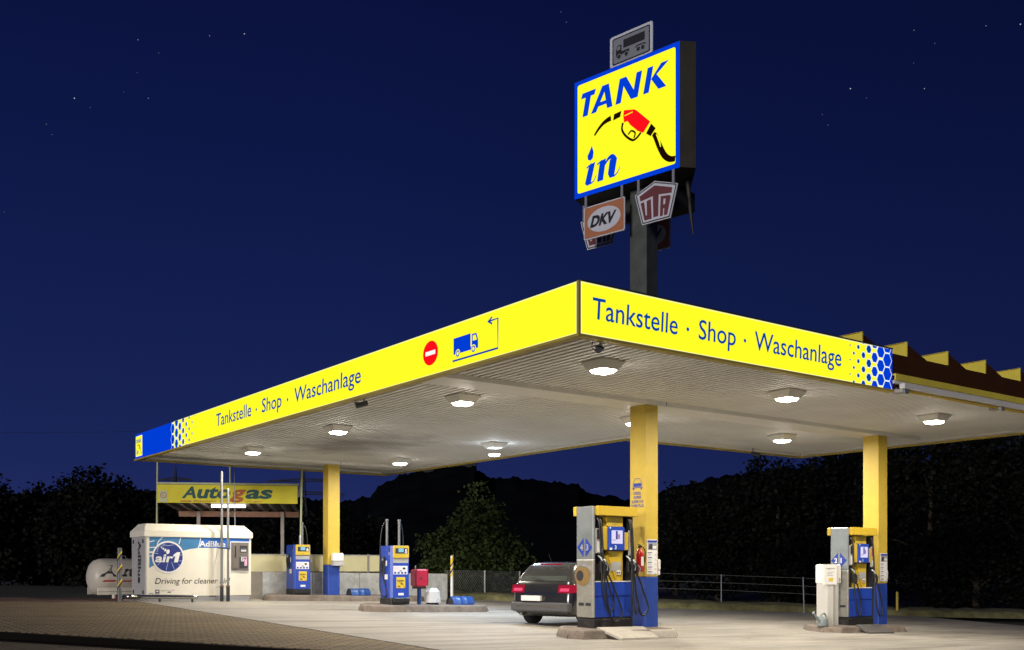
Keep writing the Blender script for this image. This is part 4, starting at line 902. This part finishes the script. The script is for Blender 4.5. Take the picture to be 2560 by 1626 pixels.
for y in (.16, 1.02):
    for z in (.25, 1.62): m.box(-.02, 0, y-.03, y+.03, z-.05, z+.05, 'dark_metal')
m.build('hinge', ad)
m = MB(); m.box(2.34, 2.89, -.012, .0, .80, 1.645, 'paper'); m.box(2.36, 2.87, -.03, -.012, .83, 1.62, 'panel_brown'); m.box(2.40, 2.55, -.05, -.03, .88, 1.58, 'panel_brown', .012); m.box(2.455,2.49,-.062,-.05,1.2,1.52,'black_plastic'); pn = m.build('pump_panel', ad)
f = FX(0, -.03, 0); m = MB(); m.quad(f, 2.61, 1.34, 2.83, 1.53, 'print_dark'); m.quad(f, 2.64, 1.37, 2.80, 1.40, 'print_white', .006); m.quad(f, 2.64, 1.42, 2.80, 1.44, 'print_grey', .006); m.build('display', pn)
m = MB(); m.box(2.60, 2.84, -.045, -.03, .91, 1.22, 'dark_metal', .005); f = FX(0, -.045, 0); m.quad(f, 2.64, 1.09, 2.72, 1.215, 'print_white'); m.text(f, '7', 2.655, 1.105, .09, 'print_dark', bold=.03, off=.007); m.quad(f, 2.735, .965, 2.815, 1.215, 'print_pink'); m.quad(f, 2.75,1.15,2.79,1.19,'print_dark',.006); m.build('flap', pn)

def vent(lab, u, v, h):
    t = thing('vent_pipe', lab, 'pipe', u, v, None, 0, 'vent pipes before the container')
    m = MB(); m.tube([(0,0,.40), (0,0,h)], .034, 'pipe_grey', 10); m.tube([(0,0,h), (0,0,h+.05)], [.034,.02], 'pipe_grey', 10); m.build('pipe', t)
    m = MB(); m.tube([(0,0,0), (0,0,.40)], .05, 'black_dirty', 10); m.tube([(0,0,.40), (0,0,.44)], .056, mat('rust', (.18,.08,.04), .7) and 'rust', 10); m.build('sleeve', t)
    m = MB(); m.tube([(0,0,1.45), (0,0,1.49)], .045, 'dark_metal', 10); m.box(-.012,.012,0,.26,1.46,1.48,'dark_metal'); m.build('clamp', t)
vent('taller steel vent pipe standing before the white container', 1.24, 16.62, 3.54); vent('shorter steel vent pipe standing before the white container', 1.42, 16.62, 3.08)
gr = thing('guard_rail', 'low bent stainless guard rail on the ground before the white container', 'guard rail', -1.4, 16.35, g(-1,16.3))
m = MB(); m.tube([(.0,.35,.10), (.03,.10,.13), (.12,0,.135), (.3,-.03,.13), (1.60,-.42,.11), (1.66,-.43,.10)], .058, 'stainless', 12, 3); m.build('rail', gr)
for x, y in ((.80,-.18), (1.58,-.41)):
    m = MB(); m.tube([(x,y,-.03), (x,y,.09)], .03, 'dark_metal', 8); m.build('foot', gr)
def striped(lab, u, v, h, r, base_, bands, z=None, paint='print_yellow', name='bollard'):
    t = thing(name, lab, 'bollard', u, v, z, 0, 'striped bollards'); m = MB(); m.tube([(0,0,-.03), (0,0,h)], r, base_, 14); m.tube([(0,0,h), (0,0,h+.012)], [r*1.05, r*.6], base_, 14); m.build('tube', t)
    m = MB(); rs = r+.004
    for z0, z1, c in bands:          # slanted stripe: a band that climbs round the tube
        n = 14; P = []
        for k in range(n+1): a = 2*math.pi*k/n; s_ = .09*math.cos(a+.4); P += [(rs*math.cos(a), rs*math.sin(a), z0+s_), (rs*math.cos(a), rs*math.sin(a), z1+s_)]
        m.add(P, [[2*k, 2*k+2, 2*k+3, 2*k+1] for k in range(n)], c)
    m.build('stripes', t)
striped('grey steel bollard with black and yellow stripes left of the white container', -1.55, 16.4, 1.37, .056, 'bollard_grey', [(1.10,1.16,'print_dark'), (1.17,1.22,'print_yellow'), (.76,.82,'print_dark'), (.82,.88,'print_yellow'), (.38,.43,'print_dark'), (.44,.50,'print_yellow')])
striped('yellow and black striped post at the right end of the low wall', 9.95, 18.35, 1.50, .05, 'paper', [(1.22,1.46,'print_yellow'), (.98,1.06,'print_dark'), (1.08,1.16,'print_yellow'), (1.20,1.27,'print_dark'), (.84,.95,'print_yellow')])
# gas tank
gt = thing('gas_tank', 'white horizontal gas tank on a cream frame behind the striped bollard', 'gas tank', -1.72, 18.3, g(-1,18))
m = MB(); R = .52; zc = .58
m.lathe([(.0,-.02), (.2,.0), (.36,.06), (.46,.15), (.51,.28), (R,.4), (R,2.6), (.45,2.8), (.2,2.95), (0,2.97)], 'tank_white', (0,.52,zc), 28, 'x'); m.tube([(.85,.35,1.06), (.85,.35,1.16), (.95,.35,1.18), (1.0,.35,1.06)], .014, 'steel', 6); m.build('vessel', gt)
def wrapt(a, b): return (a, .52-math.sqrt(max(.01, (R+.005)**2-(b-zc)**2)), b)
m = MB(); m.text(None, 'Autogas', .18, .60, .31, 'print_dark', w=2.0, bold=.03, shear=.35, warp=wrapt); m.text(None, 'flüssiggas', .66, .45, .065, 'print_red', w=.62, shear=.3, bold=.02, warp=wrapt)
m.add([wrapt(a, b) for a, b in ((.25,.46), (.58,.46), (.62,.505), (.29,.505))], [(0,1,2,3)], 'print_red'); m.build('lettering', gt)
m = MB(); m.box(.12, 2.7, .0, .05, .10, .30, 'cream_paint', .01); m.box(.12, 2.7, -.01, .0, .18, .20, 'label_grey'); m.box(.12,2.7,.99,1.04,.10,.30,'cream_paint'); m.box(.5,.62,.1,.9,-.05,.12,'dark_metal'); m.box(2.2,2.32,.1,.9,-.05,.12,'dark_metal'); m.tube([(.55,.0,.10), (.55,0,.0)], .05, 'cream_paint'); m.build('frame', gt)
m = MB(); m.tube([(.60,.0,.02), (.72,.0,-.02)], .05, 'red_box', 10); m.build('valve', gt)

# low wall with yellow screen
wl = thing('low_wall', 'low wall of concrete and worn sheet metal with pale yellow screen boards above', 'wall', 0, 18.62, 0)
m = MB(); P = []
for u, v in ((2.2,0), (9.95,0), (9.95,.18), (2.2,.18)): P.append((u, v, g(u,18.62)-.1))
P += [(2.2,0,1.215), (9.95,0,1.12), (9.95,.18,1.12), (2.2,.18,1.215)]
m.add(P, [(3,2,1,0), (4,5,6,7), (0,1,5,4), (1,2,6,5), (2,3,7,6), (3,0,4,7)], 'wall_concrete'); m.build('wall_body', wl)
for a, b in ((3.27,4.9), (4.92,6.55), (6.57,8.2), (8.22,9.93)):
    m = MB(); z1 = lambda u: 1.205-.0122*(u-2.2); z0_ = lambda u: g(u,18.5)-.02
    m.add([(a,-.02,z0_(a)), (b,-.02,z0_(b)), (b,-.02,z1(b)), (a,-.02,z1(a)), (a,-.001,z0_(a)), (b,-.001,z0_(b)), (b,-.001,z1(b)), (a,-.001,z1(a))], [(0,1,2,3), (7,6,5,4), (0,4,5,1), (1,5,6,2), (2,6,7,3), (3,7,4,0)], 'galvanised'); m.build('metal_sheet', wl)
for a, b in ((2.2,4.4), (4.42,6.9), (6.96,7.9)):
    m = MB(); m.box(a, b, .08, .10, 1.20, 1.71, 'screen_board'); m.box(a, b, .06, .12, 1.71, 1.735, 'grey_panel'); m.build('screen_board', wl)
m = MB(); m.box(6.90, 6.96, .05, .12, 1.16, 1.76, 'soffit_grey'); m.build('screen_post', wl)

# autogas shelter (almost facing the camera)
AG = math.radians(8)
ag = wthing('gas_shelter', 'yellow gas shelter sign roof with lettering and corrugated underside behind the container', 'shelter', (-9.42, 34.0, gxy(-9.4,34)), AG)
za = -gxy(-9.4, 34)
m = MB(); m.box(-2.27, 2.26, -.03, .03, 3.46+za, 4.06+za, 'autogas_yellow', .01); fa_ = m.build('fascia', ag)
m = MB(); m.box(-2.29, 2.29, -.06, .06, 4.068+za, 4.135+za, 'pale_green_pole'); m.build('top_rail', ag)
f = FX(0, -.03, 0); m = MB(); bl = 3.615+za
m.text(f, 'A', -1.49, bl, .39, 'green_text', w=.46, bold=.03, shear=.28); m.text(f, 'uto', -1.03, bl, .44, 'green_text', w=1.06, bold=.035, shear=.28); m.text(f, 'g', .06, bl, .44, 'orange_text', w=.44, bold=.035, shear=.28); m.text(f, 'as', .53, bl, .44, 'green_text', w=.86, bold=.035, shear=.28)
m.poly(f, [(-1.54,3.50+za), (-1.2,3.50+za), (-1.18,3.54+za), (-1.53,3.54+za)], 'orange_text'); m.text(f, 'flüssiggas', -1.12, 3.50+za, .055, 'orange_text', w=.72, shear=.3, bold=.02); m.text(f, 'LPG', .55, 3.495+za, .055, 'orange_text', w=.22, shear=.3, bold=.02); m.poly(f, [(.80,3.485+za), (.83,3.52+za), (1.22,3.55+za)], 'orange_text'); m.quad(f, -.25,3.52+za,-.1,3.54+za,'orange_text'); m.quad(f, .12,3.51+za,.32,3.535+za,'orange_text'); m.build('lettering', fa_)
m = MB(); m.quad(f, -2.2, 3.48+za, -1.94, 3.86+za, mat('pale_sticker', (.62,.66,.40), .5) and 'pale_sticker'); m.ring(f, -2.07, 3.71+za, .10, .10, .022, 'orange_text', .007); m.text(f, 'Ex', -2.11, 3.68+za, .06, 'print_grey', w=.08, off=.007); m.build('sticker', fa_)
m = MB()                             # corrugated roof sheet, falling to the back
nn = 46; P = []
for k in range(nn):
    x = -2.2+4.35*k/(nn-1); dz = (.0, .0, .06, .06)[k % 4]; P += [(x, .03, 3.50+za+dz), (x*.985, 3.2, 3.36+za+dz)]
m.add(P, [[2*k, 2*k+1, 2*k+3, 2*k+2] for k in range(nn-1)], 'soffit_grey'); m.build('roof_sheet', ag)
m = MB(); m.box(-2.12, 2.10, 3.0, 3.12, 3.16+za, 3.36+za, 'wood_beam'); m.build('rear_beam', ag)
for x in (-1.42, 1.52):
    m = MB(); m.box(x-.06, x+.06, 2.9, 3.0, -.2, 3.34+za, 'soffit_grey'); m.build('post', ag)
for x0, z0_, x1, z1_, mm in ((-2.31, 0, -2.26, 4.95, 'pale_green_pole'), (.06, 4.13, .06, 4.95, 'pale_green_pole'), (2.30, 3.7, 2.44, 4.95, 'soffit_grey')):
    m = MB(); m.tube([(x0, .0, z0_+(za if z0_ else -.1)), (x1, 0, z1_+za)], .03, mm, 8); m.build('upright', ag)
tp = wthing('flag_pole', 'thin pale green pole rising beside the blue pump number six', 'pole', (-6.93, 33.6, gxy(-6.93,33.6)))
m = MB(); m.tube([(0,0,-.05), (0,0,2.0)], .055, 'galvanised', 10); m.build('socket', tp); m = MB(); m.tube([(0,0,2.0), (.04,0,4.45)], .036, 'pale_green_pole', 10); m.build('shaft', tp)
rod = wthing('antenna_rod', 'thin grey rod rising behind the vent pipes', 'rod', (-8.95, 33.2, gxy(-8.95,33.2))); m = MB(); m.tube([(.0,0,-.1), (-.03,0,2.6)], .022, 'steel', 8); m.build('lower_rod', rod); m = MB(); m.tube([(-.03,0,2.6), (-.07,0,4.6)], .014, 'steel', 8); m.build('upper_rod', rod)
ft = wthing('tube_lamp', 'glowing fluorescent tube lamp under the yellow gas sign', 'lamp', (-9.39, 33.93, 3.36), AG)
m = MB(); m.tube([(-.54,0,.0), (.54,0,.0)], .042, 'tube_glass', 10); m.build('tube', ft); m = MB(); m.box(-.56,.56,-.03,.03,.045,.10,'white_paint'); m.box(-.57,-.545,-.03,.03,-.03,.05,'white_paint'); m.box(.545,.57,-.03,.03,-.03,.05,'white_paint'); m.build('holder', ft)
ld = bpy.data.lights.new('tube_light', 'AREA'); ld.shape = 'RECTANGLE'; ld.size = 1.0; ld.size_y = .08; ld.energy = 26; ld.color = (1.0, .86, .78)
lo = bpy.data.objects.new('tube_light', ld); COL.objects.link(lo); lo.location = (-9.39, 33.86, 3.29); lo.rotation_euler = (.3, 0, AG)
ld = bpy.data.lights.new('tube_light', 'AREA'); ld.shape = 'RECTANGLE'; ld.size = 1.0; ld.size_y = .08; ld.energy = 42; ld.color = (1.0, .86, .78)
lo = bpy.data.objects.new('tube_light', ld); COL.objects.link(lo); lo.location = (-9.39, 34.06, 3.40); lo.rotation_euler = (math.radians(118), 0, AG)

# ================================================================ FENCES AND POSTS
cf = thing('chain_link_fence', 'chain link fence with thin pale posts right of the low wall', 'fence', 10.05, 18.95)
d_ = Vector((5.2, 2.6, 0)); hh = 1.0; dl = d_.length; dz = g(15.2,21.5)-g(10.05,18.95)
def fp(t, z): return (d_.x*t, d_.y*t, dz*t+z)
m = MB(); step = .13; n = int(dl/step)
for k in range(-int(hh/step), n+1):
    for sg in (1, -1):
        x0, x1 = k*step, k*step+hh
        a, b = (0, hh) if sg > 0 else (hh, 0)
        t0, t1 = max(0, x0), min(dl, x1)
        if t1 <= t0: continue
        za_, zb_ = a+(b-a)*(t0-x0)/hh, a+(b-a)*(t1-x0)/hh
        m.tube([fp(t0/dl, za_), fp(t1/dl, zb_)], .0035, 'galvanised', 3, caps=False)
m.tube([fp(0,hh), fp(1,hh)], .006, 'galvanised', 5); m.build('wire_mesh', cf)
for t_ in (.5, 1.0):
    m = MB(); m.tube([fp(t_,-.1), fp(t_,hh+.02)], .03, 'white_paint', 8); m.build('post', cf)
wf = thing('wire_fence', 'three strand wire fence with white posts along the grass verge at the right', 'fence', 18.3, 13.2)
posts = [(14.2, 15.6), (18.06, 13.57), (18.8, 10.63), (17.6, 8.0)]
def wp(i, z): u, v = posts[i]; return (u-18.3, v-13.2, g(u,v)-g(18.3,13.2)+z)
for i in range(len(posts)):
    x, y, z = wp(i, 0); lean = (-.03, .0, .05, .02)[i]; m = MB(); m.tube([(x,y,z), (x-lean,y,z+1.17)], .02, 'sign_grey', 8); m.build('post', wf)
for k, h in enumerate((.62, .88, 1.14)):
    m = MB(); m.tube([wp(i, h) for i in range(len(posts))], .0048, 'wire_grey', 5); m.build('wire', wf)
sp_ = thing('marker_post', 'short pale post standing in the dark right of the right column', 'post', 21.6, 9.0); m = MB(); m.box(-.035,.035,-.035,.035,-.1,.75,'trim_olive',.01); m.build('shaft', sp_); m = MB(); m.prism([(-.035,-.035),(.035,-.035),(.035,.035),(-.035,.035)], .751, .79, 'trim_olive', [(-.015,-.015),(.015,-.015),(.015,.015),(-.015,.015)]); m.build('cap', sp_)

# ================================================================ CAR
car = wthing('parked_car', 'dark estate car seen from behind with red tail lights, left of the front pump', 'car', (.60, 21.75, gxy(.6,21.75)), math.radians(51))
W2 = .82
SL = [(.20,.16,3.45,.72,.10), (.30,.03,3.58,.79,.14), (.46,.0,3.62,.81,.16), (.60,.015,3.61,.82,.18), (.74,.03,3.58,.82,.18), (.84,.05,3.45,.81,.18), (.90,.07,2.80,.79,.16), (.95,.10,2.62,.765,.14), (1.15,.24,2.30,.69,.14), (1.27,.34,2.08,.64,.16), (1.33,.44,1.92,.58,.18), (1.36,.60,1.70,.46,.2)]
def carloop(xr, xf, w, r, z):
    pts = rr(xr, -w, xf, w, r, 4); return [(x, y, z) for x, y in pts]
P = []; 
for z, xr, xf, w, r in SL: P += carloop(xr, xf, w, r, z)
N = len(P)//len(SL); m = MB()
m.add(P, [[i*N+k, i*N+(k+1)%N, (i+1)*N+(k+1)%N, (i+1)*N+k] for i in range(len(SL)-1) for k in range(N)] + [list(range(N-1,-1,-1)), list(range((len(SL)-1)*N, len(SL)*N))], 'car_paint', True); cb = m.build('body', car)
def rear(z):                                    # rear surface x at height z
    for i in range(len(SL)-1):
        if SL[i][0] <= z <= SL[i+1][0]: t = (z-SL[i][0])/(SL[i+1][0]-SL[i][0]); return SL[i][1]+(SL[i+1][1]-SL[i][1])*t
    return SL[-1][1]
def rpoly(m, pts, c, off=.008): m.add([(rear(z)-off, y, z) for y, z in pts], [list(range(len(pts)))], c)
m = MB(); rpoly(m, [(-.62,.955), (.62,.955), (.535,1.28), (-.535,1.28)], 'car_glass'); m.build('rear_window', car)
for s in (-1, 1):
    m = MB(); m.add([(rear(.70)-.012, s*.80, .70), (rear(.70)-.012, s*.45, .70), (rear(.88)-.012, s*.45, .87), (rear(.88)-.012, s*.79, .87), (.26, s*.828, .87), (.26, s*.83, .72)], [(0,1,2,3), (0,3,4,5)], 'tail_red'); m.add([(rear(.70)-.016, s*.74, .735), (rear(.70)-.016, s*.50, .735), (rear(.84)-.018, s*.50, .80), (rear(.84)-.018, s*.74, .80)], [(0,1,2,3)], 'tail_core'); m.build('tail_light', car)
    m = MB(); m.add([(.55,s*.775,.96), (2.5,s*.775,.96), (2.15,s*.70,1.20), (.62,s*.70,1.24)], [(0,1,2,3)], 'car_glass'); m.build('side_window', car)
m = MB(); m.box(-.06, .10, -.78, .78, .30, .50, 'car_trim', .03); m.box(-.065,-.06,-.6,.6,.40,.43,'chrome'); bp_ = m.build('bumper', car)
m = MB(); m.add([(-.075,-.05,.53), (-.075,.46,.53), (-.075,.46,.64), (-.075,-.05,.64), (.0,-.05,.53), (.0,.46,.53), (.0,.46,.64), (.0,-.05,.64)], [(0,1,2,3), (0,4,5,1), (3,2,6,7), (1,5,6,2), (0,3,7,4)], 'paper'); m.build('number_plate', car)
m = MB(); m.add([(rear(1.30)-.012,-.30,1.295), (rear(1.30)-.012,.30,1.295), (rear(1.32)-.012,.30,1.32), (rear(1.32)-.012,-.30,1.32)], [(0,1,2,3)], 'tail_red'); m.build('brake_light', car)
m = MB()
for y in (-.66,.66): m.add([(rear(z)-.006, y+dy, z) for z, dy in ((.52,0),(.9,0),(.9,.012),(.52,.012))], [(0,1,2,3)], 'black_rubber')
m.add([(rear(.69)-.006,-.45,.685), (rear(.69)-.006,.45,.685), (rear(.70)-.006,.45,.70), (rear(.70)-.006,-.45,.70)], [(0,1,2,3)], 'chrome'); m.build('trim_lines', car)
m = MB(); m.tube([(.40,.0,1.36), (.30,0,1.52)], .006, 'black_rubber', 5); m.build('antenna', car)
m = MB(); m.tube([(.085,-.02,.965), (.06,.3,1.02)], .008, 'black_rubber', 5); m.build('wiper', car)
m = MB(); m.tube([(-.05,.48,.24), (.3,.48,.24)], .03, 'chrome', 10); m.build('exhaust_pipe', car)
for x in (.68, 2.95):
    for s in (-1, 1):
        m = MB(); m.lathe([(.15,-.10), (.27,-.10), (.30,-.07), (.30,.07), (.27,.10), (.15,.10)], 'tyre', (x, s*.72, .30), 24, 'y'); wl_ = m.build('wheel', car)
        m = MB(); m.lathe([(0,s*.085), (.16,s*.09), (.19,s*.07)], 'chrome', (x, s*.72, .30), 16, 'y'); m.build('rim', wl_)

# ================================================================ TREES
def foliage(blobs, n, leaf, seed, m, clump=14):
    R = random.Random(seed); mb = MB(); tot = sum(b[3]*b[4]*b[5] for b in blobs); P = []; F = []
    for (bx, by, bz, rx, ry, rz) in blobs:
        k = int(n*rx*ry*rz/tot/clump)
        for _ in range(k):
            while True:
                d = Vector((R.uniform(-1,1), R.uniform(-1,1), R.uniform(-1,1))); l = d.length
                if .35 < l < 1: break
            s = l**.35*R.uniform(.86, 1.08)/l; c = Vector((bx+d.x*s*rx, by+d.y*s*ry, bz+d.z*s*rz))
            for _ in range(clump):
                a = Vector((R.gauss(0,1), R.gauss(0,1), R.gauss(0,.75)))*leaf*1.15; o = c+a
                ax = (Vector((R.gauss(0,1), R.gauss(0,1), R.gauss(-.45,.6)))).normalized(); sd = ax.cross(Vector((R.gauss(0,1), R.gauss(0,1), R.gauss(0,1)))).normalized()
                L = leaf*R.uniform(.7, 1.35); w = L*.36; b = len(P)
                P += [o, o+ax*L*.5+sd*w, o+ax*L, o+ax*L*.5-sd*w]; F.append((b, b+1, b+2, b+3))
    mb.add(P, F, m); return mb
def tree_limbs(h, r, seed, spread, nb=7, low=.3):
    R = random.Random(seed); m = MB()
    m.tube([(0,0,-.2), (R.uniform(-.05,.05)*h*.3,0,h*.35), (R.uniform(-.05,.05)*h*.4,R.uniform(-.03,.03)*h,h*.65), (0,0,h*.9)], [r,r*.2], 'bark', 8, 3)
    for k in range(nb):
        a = 2*math.pi*k/nb+R.uniform(-.4,.4); z = h*R.uniform(low, .7); L = spread*R.uniform(.55, .95)
        m.tube([(0,0,z), (math.cos(a)*L*.5, math.sin(a)*L*.5, z+L*.3), (math.cos(a)*L, math.sin(a)*L, z+L*.45)], [r*.4, r*.08], 'bark', 6, 2)
    return m
TG = 'dark trees round the station'
def tree(lab, x, y, blobs, n, leaf, seed, m, h, r, spread, low=.3, grp=TG, name='tree'):
    t = wthing(name, lab, 'tree', (x, y, gxy(x, y)-.16), 0, grp)
    tree_limbs(h, r, seed, spread, 8, low).build('trunk', t); foliage(blobs, n, leaf, seed, m).build('crown', t); return t
# the lit conical tree between pump five and the car
tree('conical green tree lit by the canopy lamps behind the chain link fence', -1.55, 42.5,
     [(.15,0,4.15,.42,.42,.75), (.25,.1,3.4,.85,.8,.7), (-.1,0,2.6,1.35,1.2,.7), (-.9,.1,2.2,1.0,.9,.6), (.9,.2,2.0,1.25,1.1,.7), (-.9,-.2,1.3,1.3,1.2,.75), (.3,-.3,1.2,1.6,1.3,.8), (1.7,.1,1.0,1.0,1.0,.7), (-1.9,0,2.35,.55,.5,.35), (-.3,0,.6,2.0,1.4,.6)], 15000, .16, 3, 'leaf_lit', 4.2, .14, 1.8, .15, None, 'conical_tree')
def P2(px, py, d): return ((px-1280)/2560*d, d, 1.28+(1423-py)/2560*d)
def broad(lab, px, ptop, d, wpx, seed, n=5200, leaf=.30, m='leaf_unlit', spiky=False):
    x, y, zt = P2(px, ptop, d); gz = gxy(x, y)-.16; H = zt-gz; w = wpx/2560*d/2; R = random.Random(seed)
    bl = [(0,0,H*.45,w,w*.9,H*.42)]
    for k in range(6): a = R.uniform(0, 6.28); bl.append((math.cos(a)*w*.55, math.sin(a)*w*.4, H*R.uniform(.35,.72), w*.5, w*.5, H*.2))
    bl.append((w*R.uniform(-.2,.2),0,H*.82,w*.42,w*.4,H*.17))
    if spiky:
        for k in range(4): bl.append((w*R.uniform(-.45,.45),0,H*R.uniform(.84,.93),w*.13,w*.13,H*.09))
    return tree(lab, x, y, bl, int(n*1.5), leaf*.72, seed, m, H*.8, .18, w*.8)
broad('tree cut by the far left, its branches spreading against the sky', -40, 1190, 44, 240, 21, 5200, .3)
broad('dark tree with small pointed top near the far left', 88, 1219, 47, 190, 22, 5000, .3, spiky=True)
broad('tallest dark tree left of the canopy with ragged crown', 232, 1168, 42, 250, 23, 9000, .26, spiky=True)
broad('low rounded dark tree between the two ragged trees at the left', 145, 1236, 52, 130, 24, 4200)
broad('broad dark tree behind the left end of the gas shelter', 350, 1218, 50, 230, 25, 6000)
broad('dark bushy tree behind the right half of the gas shelter', 720, 1290, 44, 240, 26, 6000, .24)
broad('low dark tree behind the far column', 860, 1270, 70, 260, 27, 4500, .4)
broad('small dark tree right of the front column against the hill', 1690, 1212, 56, 95, 28, 2600, .28)
broad('dark tree with stepped crown right of the front column', 1795, 1186, 50, 250, 29, 6500)
broad('tall dark tree behind the canopy edge left of the right column', 1945, 1128, 48, 300, 30, 8000)
broad('dark tree directly behind the right column', 2140, 1040, 50, 330, 31, 7500)
broad('tall dark tree right of the right column', 2330, 1010, 46, 380, 32, 7500)
broad('dark tree at the far right under the canopy', 2540, 990, 44, 380, 33, 7500)
broad('low dark bush behind the right fuel pump', 2010, 1330, 42, 210, 34, 5000, .24)
broad('low dark bush at the far right', 2440, 1300, 40, 330, 35, 6000, .24)

# ================================================================ POWER LINES IN THE DISTANCE
def power_pylon(lab, x, y, z, h, arms):
    t = wthing('power_pylon', lab, 'power pylon', (x, y, z), 0, 'distant power pylons')
    m = MB()
    for sx, sy in ((-1,-1), (1,-1), (1,1), (-1,1)): m.tube([(sx*2.2, sy*2.2, 0), (sx*.5, sy*.5, h*.72), (0,0,h)], .16, 'sign_black', 4, 0)
    for k in range(7):
        a = 2.2-1.7*k/7; b = 2.2-1.7*(k+1)/7; z0_, z1_ = h*.72*k/7, h*.72*(k+1)/7
        m.tube([(-a,-a,z0_), (b,-b,z1_)], .09, 'sign_black', 4); m.tube([(a,-a,z0_), (-b,-b,z1_)], .09, 'sign_black', 4)
    m.build('mast', t)
    for zz, w in arms:
        m = MB(); m.tube([(-w,0,zz), (0,0,zz+.8), (w,0,zz)], .18, 'sign_black', 4); m.tube([(-w,0,zz), (w,0,zz)], .18, 'sign_black', 4)
        for s in (-1, 1): m.tube([(s*w*.95,0,zz), (s*w*.95,0,zz-1.4)], .10, 'sign_black', 4)
        m.build('cross_arm', t)
power_pylon('distant power pylon above the left half of the gas sign', -98.6, 300, 0, 31.6, [(27.4, 4.8)])
power_pylon('distant power pylon behind the far column', -61, 300, 0, 31, [(27.0, 10.5), (23.2, 12.0)])
pw = MB(); pts = []
for k in range(21): t_ = k/20; pts.append((-160+110*t_, 175+40*t_, 1.28+(1423-1036)/2560*175*(1-t_)+(1423-1065)/2560*215*t_-2.2*4*t_*(1-t_)))
pw.tube(pts, .025, 'sign_black', 4); o = pw.build('power_line'); tag(o, 'thin dark overhead wire sagging across the sky left of the canopy', 'wire')
